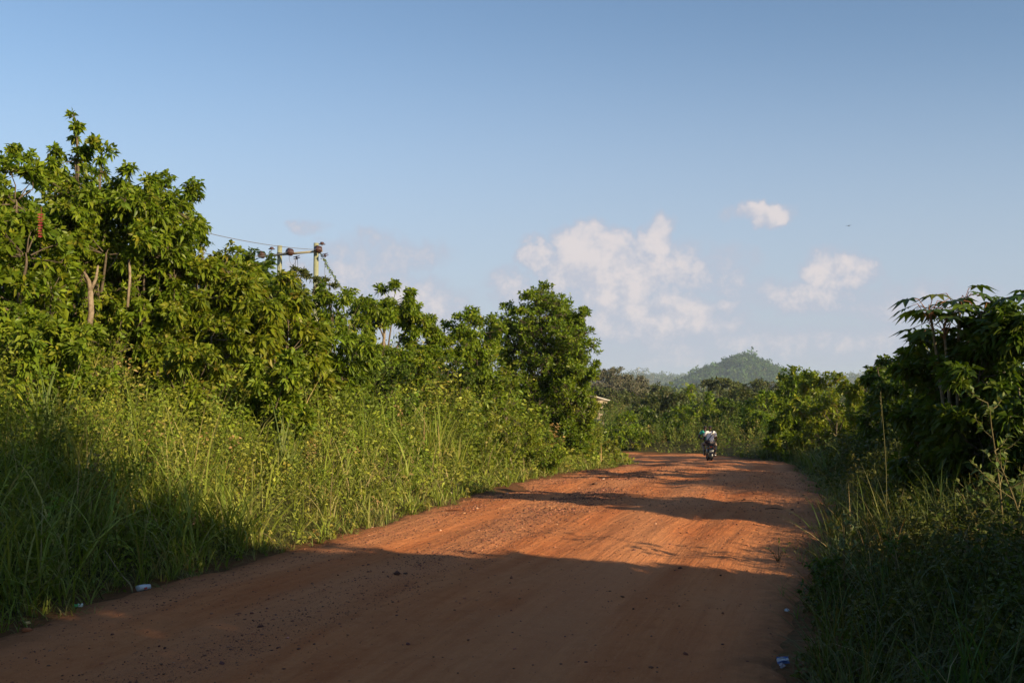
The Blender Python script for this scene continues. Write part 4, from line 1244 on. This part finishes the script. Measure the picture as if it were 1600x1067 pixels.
def disc_ins(G, o_, axis, n=2, r=.13, gap=.075):
    pr_ = []
    for k_ in range(n):
        z0 = k_ * gap
        pr_ += [(z0, .03), (z0 + .012, r), (z0 + .028, r), (z0 + .045, .05)]
    pr_ += [(n * gap, .03)]
    G.lathe(pr_, BR, o_, axis, 14)


ins_pts = []
toward = np.array([-.45, -.88, .04])          # line runs back towards the camera's left
for u in (.04, .52, .985):
    p = arm_pt(u) - org
    G = Geo(); disc_ins(G, p + np.array([0, 0, .04]) + toward * .12, toward, 3, .19, .10)
    G.build('strain_insulator', M_CERAMIC, root, smooth=False)
    ins_pts.append(p + org + toward * .42)
    G = Geo(); disc_ins(G, p + np.array([.16, .1, -.12]), (.2, .3, -1), 2, .18, .09)
    G.build('hanging_insulator', M_CERAMIC, root)
for u in (.16, 1.0):
    p = arm_pt(u) - org
    G = Geo(); G.tube(np.array([p + [0, 0, .05], p + [0, 0, .32]]), [.014, .014], (.2, .2, .2), 6)
    G.lathe([(.30, .03), (.32, .17), (.345, .17), (.37, .07), (.42, .12), (.45, .03)], BR, p, (0, 0, 1), 14)
    G.build('pin_insulator', M_CERAMIC, root)
# drop leads
for (u, dx, zl) in [(.52, .22, 1.6), (.985, .16, 2.6), (.6, -.15, .7)]:
    p = arm_pt(u) - org
    G = Geo()
    G.tube(smooth(np.array([p + [dx, .1, -.25], p + [dx + .03, .1, -.25 - zl * .5], p + [dx, .1, -.25 - zl]]), 5), np.full(11, .010), (.12, .12, .13), 5)
    G.build('drop_lead', M_RUBBER, root)
# jumper loop
p = arm_pt(.52) - org
th = np.linspace(0, math.pi, 12)
G = Geo(); G.tube(np.stack([p[0] - .18 + .18 * (1 - np.cos(th)) , np.full(12, p[1]), p[2] - .1 - .5 * np.sin(th)], 1), np.full(12, .009), (.12, .12, .13), 5)
G.build('jumper_loop', M_RUBBER, root)
# vine-wrapped stay
a = pr - org + np.array([.1, 0, -.35]); b_ = PW(545, 470, PD - .5) - org
b_ = a + (b_ - a) * 1.55
G = Geo(); G.tube(np.array([a, (a + b_) / 2, b_]), [.013, .013, .013], (.2, .2, .2), 6)
o = G.build('stay_wire', M_STEEL, root)
G = Geo(); n = 360
u_ = rng.random(n)[:, None]
G.leaves(a + (b_ - a) * u_ + rng.normal(0, .03, (n, 3)), rdir(n), rdir(n), .11, .06, pal(n, G_FRESH, W_FRESH, .2), .3, True)
G.build('vine', M_LEAF, o)

# cables running back towards the camera's left and away beyond the tree
def cable(label, A, B, sag, r=.012):
    u = np.linspace(0, 1, 24)[:, None]
    P = A * (1 - u) + B * u; P[:, 2] -= (4 * sag * u * (1 - u))[:, 0]
    G = Geo(); G.tube(P - A, np.full(24, r), (.14, .14, .15), 5)
    o = G.build('power_cable', M_RUBBER); o.location = A
    return tag(o, label, 'cable', 'overhead cables on the left')


cable('highest overhead cable, running to the right hand utility pole', ins_pts[2], PW(110, 300, 30), .35, .014)
cable('middle overhead cable, running to the middle of the crossarm', ins_pts[1], PW(70, 300, 30), .9, .014)
cable('lowest overhead cable, ending at the left tip of the crossarm', ins_pts[0], PW(20, 310, 30), .9, .014)

# ------------------------------------------------------------------ house beyond the bend (only its roof shows)
hx, hy = (901 - 800) / F * 92, 92.0
hz_ = float(ground_z([hx], [hy])[0])
zr_ = PW(925, 616, 92)[2]
root = empty('house', (hx, hy, hz_), 'small house with a pale tin roof, mostly hidden behind the big round tree', 'house', rz=.25)
H_ = zr_ - hz_
G = Geo(); G.box((-2.6, -2, 0), (2.3, 2, H_ - .55), (.30, .24, .18)); G.build('wall', M_CONC, root)
G = Geo()
V = []
for yy_ in (-2.3, 2.3):
    for xx_, zz2 in ((-2.9, H_ - .6), (-.1, H_ + .1), (2.6, H_ - .6)):
        V += [(xx_, yy_, zz2), (xx_, yy_, zz2 + .05)]
f = []
for k_ in (0, 2):
    f += [(k_ + 1, k_ + 3, k_ + 9, k_ + 7), (k_, k_ + 6, k_ + 8, k_ + 2), (k_, k_ + 2, k_ + 3, k_ + 1), (k_ + 6, k_ + 7, k_ + 9, k_ + 8)]
f += [(0, 1, 7, 6), (4, 10, 11, 5)]
G.add(V, (.66, .62, .58), None, f); G.build('roof', M_PAINT, root)
G = Geo(); G.box((-.6, -2.06, .1), (.3, -2.003, 2.0), (.16, .09, .05)); G.build('door', M_PAINT, root)
for wx in (-2.0, 1.0):
    G = Geo(); G.box((wx, -2.05, 1.0), (wx + .8, -2.003, 1.9), (.05, .06, .07)); G.build('window', M_PAINT, root)

# ------------------------------------------------------------------ motorcycle and riders
MY = 44.0
MX = (1107 - 800) / F * MY
MZ = road_z(MX, MY)
BK = (.025, .024, .025)
root = empty('motorcycle', (MX, MY, MZ), 'small motorcycle carrying two riders away down the dirt road', 'motorcycle', rz=R(-5))
def wheel(y, name):
    th = np.linspace(0, 2 * math.pi, 29)
    G = Geo(); G.tube(np.stack([th * 0, y + .255 * np.cos(th), .30 + .255 * np.sin(th)], 1), np.full(29, .047), BK, 10, cap=False)
    tyre = None
    W_ = Geo(); W_.tube(np.stack([th * 0, y + .205 * np.cos(th), .30 + .205 * np.sin(th)], 1), np.full(29, .014), (.45, .45, .46), 6, cap=False)
    for k_ in range(9):
        a = k_ / 9 * 2 * math.pi
        W_.tube(np.array([[.02 * (-1) ** k_, y, .30], [0, y + .2 * math.cos(a), .3 + .2 * math.sin(a)]]), [.005, .005], (.5, .5, .5), 4)
    W_.lathe([(-.06, .035), (-.055, .045), (.055, .045), (.06, .035)], (.4, .4, .4), (0, y, .3), (1, 0, 0), 12)
    o = W_.build(name, M_STEEL, root)
    G.build('tyre', M_RUBBER, o, smooth=True)
wheel(-.62, 'wheel'); wheel(.66, 'wheel')
G = Geo()
for s_ in (-1, 1):
    G.tube(np.array([[s_ * .07, -.62, .30], [s_ * .08, -.25, .36], [s_ * .08, .0, .34]]), [.018, .02, .02], BK, 6)
    G.tube(np.array([[s_ * .09, -.60, .32], [s_ * .10, -.50, .66]]), [.028, .028], (.06, .06, .06), 8)
    G.tube(np.array([[s_ * .09, -.75, .70], [s_ * .09, -.2, .66], [s_ * .05, .25, .78]]), [.014, .014, .016], BK, 6)
G.tube(np.array([[0, .30, .86], [0, .12, .45], [0, -.05, .30]]), [.025, .025, .02], BK, 6)
G.build('frame', M_PAINT, root)
G = Geo()
for s_ in (-1, 1):
    G.tube(np.array([[s_ * .075, .66, .30], [s_ * .075, .40, .92]]), [.022, .018], (.5, .5, .5), 8)
G.build('fork', M_STEEL, root)
G = Geo(); G.tube(np.array([[-.36, .26, 1.02], [-.24, .30, 1.03], [-.08, .38, .96], [.08, .38, .96], [.24, .30, 1.03], [.36, .26, 1.02]]), [.013] * 6, (.3, .3, .3), 8)
hb = G.build('handlebar', M_STEEL, root)
for s_ in (-1, 1):
    G = Geo(); G.tube(np.array([[s_ * .36, .26, 1.02], [s_ * .26, .292, 1.029]]), [.019, .019], BK, 8); G.build('grip', M_RUBBER, hb)
    G = Geo(); G.tube(np.array([[s_ * .2, .32, 1.03], [s_ * .25, .33, 1.2]]), [.006, .006], (.3, .3, .3), 5)
    G.lathe([(-.012, .03), (-.006, .05), (.006, .05), (.01, .04)], (.25, .27, .3), (s_ * .27, .33, 1.24), (0, -1, 0), 12)
    G.build('mirror', M_STEEL, hb)
    G = Geo(); G.tube(np.array([[s_ * .03, -.80, .66], [s_ * .12, -.81, .66]]), [.008, .008], BK, 5)
    G.lathe([(-.03, .015), (0, .03), (.02, .02)], (.75, .25, .02), (s_ * .14, -.81, .66), (0, -1, 0), 10)
    G.build('turn_signal', M_PLASTIC, root)
G = Geo()
G.lathe([(-.24, .03), (-.2, .09), (-.05, .13), (.1, .14), (.2, .10), (.25, .03)], (.04, .035, .05), (0, .16, .82), (0, 1, .12), 14)
G.build('fuel_tank', M_PAINT, root, smooth=True)
G = Geo(); G.box((-.12, -.72, .74), (.12, .0, .83), (.03, .03, .03), .03); G.build('seat', M_RUBBER, root)
G = Geo(); G.box((-.13, -.16, .26), (.13, .22, .56), (.28, .28, .28), .04)
for z0 in np.linspace(.46, .62, 5): G.box((-.09, .08, z0), (.09, .25, z0 + .012), (.3, .3, .3))
G.build('engine', M_STEEL, root)
G = Geo(); G.tube(np.array([[.13, .15, .40], [.16, .05, .26], [.16, -.2, .27], [.17, -.78, .36]]), [.02, .022, .035, .042], (.55, .55, .56), 10); G.build('exhaust', M_STEEL, root)
def fender(y, a0, a1, rad, name, col):
    G = Geo(); n = 14
    V = []
    for k_ in range(n):
        a = a0 + (a1 - a0) * k_ / (n - 1)
        for xo, dr in ((-.07, -.035), (-.05, 0), (.05, 0), (.07, -.035)):
            V.append((xo, y + (rad + dr) * math.cos(a), .30 + (rad + dr) * math.sin(a)))
    f = [(k_ * 4 + q, k_ * 4 + q + 1, k_ * 4 + q + 5, k_ * 4 + q + 4) for k_ in range(n - 1) for q in range(3)]
    G.add(V, col, None, f); return G.build(name, M_PAINT, root, smooth=True)
fender(-.62, R(60), R(195), .345, 'rear_fender', (.05, .05, .05)); fender(.66, R(20), R(140), .345, 'front_fender', (.05, .04, .05))
G = Geo(); G.box((-.05, -.86, .69), (.05, -.80, .74), (.55, .02, .02), .008); G.build('tail_light', M_PLASTIC, root)
G = Geo(); G.box((-.09, -.935, .48), (.09, -.925, .60), (.30, .30, .27), .002); G.box((-.02, -.924, .50), (.02, -.86, .52), BK); G.build('number_plate', M_PAINT, root)
G = Geo(); G.lathe([(0, .05), (.03, .085), (.09, .09), (.1, .085)], (.3, .3, .3), (0, .38, .88), (0, 1, 0), 14); G.build('headlight', M_PAINT, root)
for s_ in (-1, 1):
    for (ya, yb, za_, zb_) in ((-.08, -.08, .30, .30), (-.36, -.38, .36, .38)):
        G = Geo(); G.tube(np.array([[s_ * .08, ya, za_], [s_ * .24, yb, zb_]]), [.012, .015], BK, 6); G.build('footpeg', M_RUBBER, root)


def skin(name, pts, edges, mat, parent, col, subd=1, root_i=0, squash=None):
    me = bpy.data.meshes.new(name)
    names = list(pts)
    me.from_pydata([pts[k_][0] for k_ in names], [(names.index(a), names.index(b2)) for a, b2 in edges], [])
    me.update()
    o = bpy.data.objects.new(name, me); COL.objects.link(o); o.parent = parent
    md = o.modifiers.new('skin', 'SKIN'); md.use_smooth_shade = True; md.branch_smoothing = .6
    for k_, nm in enumerate(names):
        r = pts[nm][1]
        me.skin_vertices[0].data[k_].radius = r if isinstance(r, tuple) else (r, r)
        me.skin_vertices[0].data[k_].use_root = (k_ == root_i)
    sb = o.modifiers.new('sub', 'SUBSURF'); sb.levels = subd; sb.render_levels = subd
    me.materials.append(mat)
    return o


def flat(name, col, rough=.8, mottle=.3):
    m, t = mat_base(name)
    g = t.n('ShaderNodeTexCoord').outputs['Object']
    nz = t.noise(g, 9, 5, .6)
    p = t.n('ShaderNodeBsdfPrincipled', {'Base Color': t.mix(t.mr(nz, .35, .7, 0, mottle), col, tuple(c * .6 for c in col)), 'Roughness': rough,
                                         'Normal': t.n('ShaderNodeBump', {'Height': nz, 'Strength': .5, 'Distance': .02}).outputs[0]})
    t.n('ShaderNodeOutputMaterial', {0: p.outputs[0]}); return m


F_SKIN = flat('dark_skin', (.055, .028, .018), .45, .2)
F_HAIR = flat('black_hair', (.012, .011, .011), .8)
F_WHITE = flat('white_cotton', (.80, .77, .76), .9, .12)
F_GREEN = flat('green_cotton', (.03, .38, .26), .9, .2)
F_DENIM = flat('dark_trousers', (.035, .035, .045), .9)
F_TAN = flat('tan_trousers', (.30, .22, .17), .9)
F_BAG = flat('black_strap', (.03, .025, .03), .7)
F_SHOE = flat('worn_sandal', (.30, .16, .09), .8)


def person(label, hip, chest, neck, head, elbows, hands, knees, ankles, shirt, trousers, sleeve=.55, pull=None):
    x0, y0, z0 = hip
    ro = empty('person', (MX, MY, MZ), label, 'person', 'two people on the motorcycle', rz=R(-5))
    P = {'hip': (hip, (.15, .11)), 'belly': (tuple((np.array(hip) * .5 + np.array(chest) * .5)), (.14, .105)), 'chest': (chest, (.165, .12)),
         'collar': (tuple(np.array(chest) * .25 + np.array(neck) * .75), (.10, .08)), 'neck': (neck, .055),
         'skull_base': (tuple(np.array(head) + [0, -.01, -.07]), (.07, .08)), 'skull': (head, (.080, .098)), 'crown': (tuple(np.array(head) + [0, -.01, .085]), (.055, .07))}
    E = [('hip', 'belly'), ('belly', 'chest'), ('chest', 'collar'), ('collar', 'neck'), ('neck', 'skull_base'), ('skull_base', 'skull'), ('skull', 'crown')]
    sh_ = {}
    for s_, nm in ((-1, 'l'), (1, 'r')):
        sp = tuple(np.array(neck) * .45 + np.array(chest) * .55 + [s_ * .185, 0, .035])
        sh_[nm] = sp
        e = np.array(elbows[nm]); h = np.array(hands[nm])
        P['sh' + nm] = (sp, .06); P['el' + nm] = (tuple(e), .042); P['wr' + nm] = (tuple(e + (h - e) * .88), .028); P['pa' + nm] = (tuple(h), (.038, .022))
        E += [('collar', 'sh' + nm), ('sh' + nm, 'el' + nm), ('el' + nm, 'wr' + nm), ('wr' + nm, 'pa' + nm)]
        fd = (h - e) / np.linalg.norm(h - e)
        lat = np.cross(fd, [0, 0, 1.0]); lat /= np.linalg.norm(lat) + 1e-9
        for k_, (off, ln) in enumerate([(-.030, .070), (-.010, .080), (.010, .076), (.030, .060)]):
            a = h + lat * off + fd * .03; b2 = a + fd * ln * .5 - np.array([0, 0, .008]); c2 = b2 + fd * ln * .15 - np.array([0, 0, .034])
            P[f'f{k_}a{nm}'] = (tuple(a), .010); P[f'f{k_}b{nm}'] = (tuple(b2), .009); P[f'f{k_}c{nm}'] = (tuple(c2), .008)
            E += [('pa' + nm, f'f{k_}a{nm}'), (f'f{k_}a{nm}', f'f{k_}b{nm}'), (f'f{k_}b{nm}', f'f{k_}c{nm}')]
        a = h - lat * s_ * .04 - fd * .01; b2 = a + fd * .035 - lat * s_ * .012 - np.array([0, 0, .03])
        P['t0' + nm] = (tuple(a), .012); P['t1' + nm] = (tuple(b2), .010)
        E += [('pa' + nm, 't0' + nm), ('t0' + nm, 't1' + nm)]
        hp = tuple(np.array(hip) + [s_ * .10, .04, -.02]); kn = knees[nm]; an = ankles[nm]
        P['th' + nm] = (hp, .10); P['kn' + nm] = (kn, .062); P['ca' + nm] = (tuple(np.array(kn) * .65 + np.array(an) * .35 + [0, -.02, 0]), .058); P['an' + nm] = (an, .036)
        P['he' + nm] = (tuple(np.array(an) + [0, -.03, -.05]), .034); P['to' + nm] = (tuple(np.array(an) + [s_ * .02, .15, -.065]), (.04, .022))
        E += [('hip', 'th' + nm), ('th' + nm, 'kn' + nm), ('kn' + nm, 'ca' + nm), ('ca' + nm, 'an' + nm), ('an' + nm, 'he' + nm), ('he' + nm, 'to' + nm)]
    # face: nose and brow and ears as part of the body surface
    hd = np.array(head)
    P['nose'] = (tuple(hd + [0, .105, -.02]), .014); P['chin'] = (tuple(hd + [0, .06, -.10]), (.035, .03))
    E += [('skull', 'nose'), ('skull_base', 'chin')]
    for s_, nm in ((-1, 'l'), (1, 'r')):
        P['ear' + nm] = (tuple(hd + [s_ * .088, -.005, -.02]), (.012, .024)); E.append(('skull', 'ear' + nm))
    body = skin('body', P, E, F_SKIN, ro, None, 2)
    for s_ in (-1, 1):
        G = Geo(); G.lathe([(-.012, .003), (-.006, .010), (.004, .012), (.01, .004)], (.6, .58, .55), hd + [s_ * .032, .088, .01], (0, 1, 0), 8); G.build('eye', M_SKIN, ro)
    G = Geo(); G.lathe([(-.008, .004), (0, .012), (.006, .004)], (.10, .03, .025), hd + [0, .088, -.065], (1, 0, 0), 8); G.build('mouth', M_SKIN, ro)
    # hair cap
    H = {'a': (tuple(hd + [0, -.02, .0]), (.088, .098)), 'b': (tuple(hd + [0, -.015, .055]), (.085, .098)), 'c': (tuple(hd + [0, -.015, .105]), (.055, .065))}
    skin('hair', H, [('a', 'b'), ('b', 'c')], F_HAIR, ro, None, 2)
    T = {'w': (tuple(np.array(hip) + [0, -.0, -.04]), (.175, .135)), 'b': (tuple(np.array(hip) * .5 + np.array(chest) * .5), (.175, .135)), 'c': (chest, (.195, .145)),
         'n': (tuple(np.array(chest) * .28 + np.array(neck) * .72), (.10, .085))}
    ET = [('w', 'b'), ('b', 'c'), ('c', 'n')]
    for s_, nm in ((-1, 'l'), (1, 'r')):
        sp = np.array(sh_[nm]); e = np.array(elbows[nm])
        T['s' + nm] = (tuple(sp), .080); T['e' + nm] = (tuple(sp + (e - sp) * sleeve), .078)
        ET += [('n', 's' + nm), ('s' + nm, 'e' + nm)]
    skin('shirt', T, ET, shirt, ro, None, 2)
    T = {'w': (tuple(np.array(hip) + [0, 0, .0]), (.165, .125))}
    ET = []
    for s_, nm in ((-1, 'l'), (1, 'r')):
        hp = np.array(hip) + [s_ * .10, .04, -.02]
        T['t' + nm] = (tuple(hp), .115); T['k' + nm] = (knees[nm], .08); T['a' + nm] = (tuple(np.array(knees[nm]) * .12 + np.array(ankles[nm]) * .88), .062)
        ET += [('w', 't' + nm), ('t' + nm, 'k' + nm), ('k' + nm, 'a' + nm)]
    skin('trousers', T, ET, trousers, ro, None, 2)
    for s_, nm in ((-1, 'l'), (1, 'r')):
        an = np.array(ankles[nm])
        skin('shoe', {'a': (tuple(an + [0, -.05, -.07]), (.042, .03)), 'b': (tuple(an + [s_ * .01, .06, -.075]), (.046, .026)), 'c': (tuple(an + [s_ * .02, .17, -.08]), (.038, .02))},
             [('a', 'b'), ('b', 'c')], F_SHOE, ro, None, 1)
    return ro


person('front rider in a green shirt steering the motorcycle, leaning out to the left', (-.01, .06, .87), (-.13, .10, 1.20), (-.15, .14, 1.37), (-.15, .17, 1.495),
       {'l': (-.45, .16, 1.06), 'r': (.20, .22, 1.08)}, {'l': (-.33, .27, 1.05), 'r': (.31, .27, 1.05)},
       {'l': (-.22, .40, .76), 'r': (.22, .40, .76)}, {'l': (-.20, -.02, .40), 'r': (.20, -.02, .40)}, F_GREEN, F_DENIM, .5)
pas = person('passenger in a white shirt seen from behind with a dark strap across the back', (.01, -.34, .88), (.02, -.30, 1.20), (.03, -.27, 1.38), (.02, -.25, 1.51),
       {'l': (-.25, -.16, 1.00), 'r': (.30, -.24, .98)}, {'l': (-.17, .05, .93), 'r': (.24, -.02, .86)},
       {'l': (-.27, .02, .80), 'r': (.27, .02, .80)}, {'l': (-.24, -.30, .47), 'r': (.24, -.30, .47)}, F_WHITE, F_TAN, .6)
# cross-body bag: strap over right shoulder to the left hip
root = empty('shoulder_bag', (MX, MY, MZ), 'dark cross body bag whose strap crosses the white shirt', 'bag', rz=R(-5))
G = Geo()
G.tube(smooth(np.array([(.10, -.20, 1.39), (.13, -.36, 1.39), (.09, -.485, 1.25), (0, -.50, 1.13), (-.09, -.50, 1.02), (-.17, -.46, .95)]), 4), np.full(21, .017), (.03, .025, .03), 6)
G.build('strap', M_RUBBER, root)
G = Geo(); G.box((-.235, -.52, .84), (-.02, -.44, 1.0), (.035, .025, .03), .015); G.build('pouch', M_CLOTH, root)

# a small bird high over the valley
bp = PW(1326, 353, 160)
root = empty('bird', bp, 'tiny dark bird gliding in the clear sky right of the small cloud', 'bird', rz=.6)
G = Geo()
G.lathe([(-.22, .005), (-.15, .035), (0, .06), (.12, .045), (.18, .03), (.22, .035), (.26, .02), (.30, .003)], (.04, .035, .03), (0, 0, 0), (1, 0, 0), 10)
V = [(-.3, -.06, 0), (-.3, .06, 0), (-.15, 0, .01)]
G.add(V, (.04, .035, .03), [(0, 1, 2)])
G.build('body', M_CLOTH, root, smooth=True)
for s_ in (-1, 1):
    G = Geo(); V = [(.10, 0, .02), (.14, s_ * .28, .10), (.02, s_ * .62, .06), (-.08, s_ * .35, .08), (-.09, 0, .02)]
    V2 = [(a_, b2, c2 - .012) for a_, b2, c2 in V]
    G.add(V + V2, (.045, .04, .035), [(0, 1, 3), (1, 2, 3), (0, 3, 4), (5, 8, 6), (6, 8, 7), (5, 9, 8)], [(0, 5, 6, 1), (1, 6, 7, 2), (2, 7, 8, 3), (3, 8, 9, 4)])
    G.build('wing', M_CLOTH, root)

# ------------------------------------------------------------------ far land: hills and their woods
def hillmesh(name, label, cx, cy, rx, ry, h, zb, seed, peaks=None):
    n = 70
    u = np.linspace(-1, 1, n); U, V_ = np.meshgrid(u, u)
    r = np.sqrt(U ** 2 + V_ ** 2)
    prof = np.clip(1 - r, 0, 1)
    hh = h * (prof ** 1.15) * 1.12 * (1 - .25 * prof ** 3) * (1 + .55 * fbm(U * 2.4 + 5, V_ * 2.4, seed))
    x = cx + U * rx; y = cy + V_ * ry
    i, j = np.meshgrid(np.arange(n - 1), np.arange(n - 1), indexing='ij')
    f = np.stack([i * n + j, i * n + j + 1, (i + 1) * n + j + 1, (i + 1) * n + j], -1).reshape(-1, 4)
    G = Geo(); G.add(np.stack([x.ravel(), y.ravel(), zb - 4 + hh.ravel()], 1), (0, 1, 0), None, f)
    tag(G.build(name, M_GROUND, smooth=True), label, 'hill', kind='structure')
    return x.ravel(), y.ravel(), zb - 4 + hh.ravel(), hh.ravel()


# one tree-clump prototype mesh per kind, built as direct geometry merged into a single wood per area
def woods(name, label, P, size, seed, cols, nleaf=70, lf=(.18, .34), G=None):
    """P tree feet; each tree: a bumpy crown of leaf clumps over a stub trunk"""
    last = G is None or G.n > 0
    if G is None: G = Geo()
    n = len(P)
    ti = np.repeat(np.arange(n), nleaf); m = len(ti)
    s = size * np.exp(rng.normal(0, .28, n))
    d = rdir(m); d[:, 2] = np.abs(d[:, 2]) * 1.0 - .25
    rad = rng.uniform(.7, 1.08, m)
    lump = 1 + .3 * np.sin(d[:, 0] * 4 + ti) * np.cos(d[:, 1] * 5 + ti * 1.7)
    Pc = P[ti] + d * (s[ti] * rad * lump)[:, None] * np.array([.62, .62, .75]) + np.stack([ti * 0, ti * 0, s[ti] * .75], 1)
    L = s[ti] * rng.uniform(*lf, m)
    C = pal(n, cols[0], cols[1], .2)[ti] * np.exp(rng.normal(0, .25, (m, 1)))
    G.leaves(Pc - rdir(m) * L[:, None] * .5, rdir(m) + d * .3, d + rng.normal(0, .4, (m, 3)), L, L * .8, C, 0, True)
    G.stems(P - [0, 0, 2], P + np.stack([s * 0, s * 0, s], 1), s * .05, np.tile((.2, .17, .14), (n, 1)))
    if last: return tag(G.build(name, M_FAR), label, 'woods', kind='stuff')


FARC = ([(.05, .085, .02), (.038, .068, .018), (.075, .10, .03), (.10, .10, .045)], [4, 4, 2, 1])
HD = 1500.0
hp = PW(1160, 600, HD)
hx_, hy_, hz2, hh_ = hillmesh('hill', 'steep wooded hill rising above the valley straight beyond the riders', hp[0] - 4, HD, 122, 122, 61, -10, 3)
k = rng.choice(len(hx_), 2600, p=(hh_ > 3) / (hh_ > 3).sum())
P = np.stack([hx_[k] + rng.normal(0, 2.5, len(k)), hy_[k] + rng.normal(0, 2.5, len(k)), hz2[k] - 1], 1)
P = P[P[:, 1] < HD + 60]
woods('hill_forest', 'close canopy of trees covering the steep hill', P, 5.2, 1, ([(.045, .10, .025), (.035, .08, .02), (.07, .12, .03)], [4, 4, 2]), 60)
for (px, dd, rx, h, lab) in [(1010, 2300, 330, 36, 'long low wooded hill left of the steep hill'), (900, 2700, 420, 52, 'far low hill mostly behind the big round tree'),
                             (1075, 3300, 420, 46, 'faintest blue ridge between the low hill and the steep hill'), (1330, 2200, 380, 34, 'low hill behind the right bank')]:
    c0 = PW(px, 600, dd)
    a1, a2, a3, a4 = hillmesh('hill', lab, c0[0], dd, rx, 200, h, -10, int(px))
    k = rng.choice(len(a1), 1100, p=(a4 > 2) / (a4 > 2).sum())
    P = np.stack([a1[k] + rng.normal(0, 5, len(k)), a2[k] + rng.normal(0, 5, len(k)), a3[k] - 1], 1)
    P = P[P[:, 1] < dd + 60]
    woods('hill_forest', 'tree cover on the ' + lab.replace('faintest blue', 'faint').replace(' mostly behind the big round tree', ' behind the round tree'), P, 7.5, 2, FARC, 32)
# valley floor woods
VC = ([(.07, .10, .02), (.06, .085, .02), (.12, .12, .04), (.14, .115, .055)], [3, 3, 2, 1.2])
G = Geo()
n = 800
yy = 140 * np.exp(rng.uniform(0, .9, n)); xx = rng.uniform(-.25, .55, n) * yy
P = np.stack([xx, yy, ground_z(xx, yy) - .5], 1)
woods('valley_woods', '', P, 3.1, 3, VC, 420, (.06, .12), G)
n = 4800
yy = 340 * np.exp(rng.uniform(0, 1.45, n)); xx = rng.uniform(-.45, .75, n) * yy
P = np.stack([xx, yy, ground_z(xx, yy) - .5], 1)
woods('valley_woods', 'mixed olive and green woods filling the valley floor', P, 4.6, 3, VC, 40, (.16, .3), G)

# ------------------------------------------------------------------ haze
m, t = mat_base('haze_air')
pv = t.n('ShaderNodeVolumePrincipled', {'Color': (.66, .80, 1.0, 1), 'Density': .00017, 'Anisotropy': .0})
t.n('ShaderNodeOutputMaterial', {'Volume': pv.outputs[0]})
G = Geo(); G.box((-7000, -1500, -18), (7000, 7500, 75), (1, 1, 1))
o = G.build('haze', m)
tag(o, 'thin pale blue air haze over the whole valley', 'haze', kind='stuff')
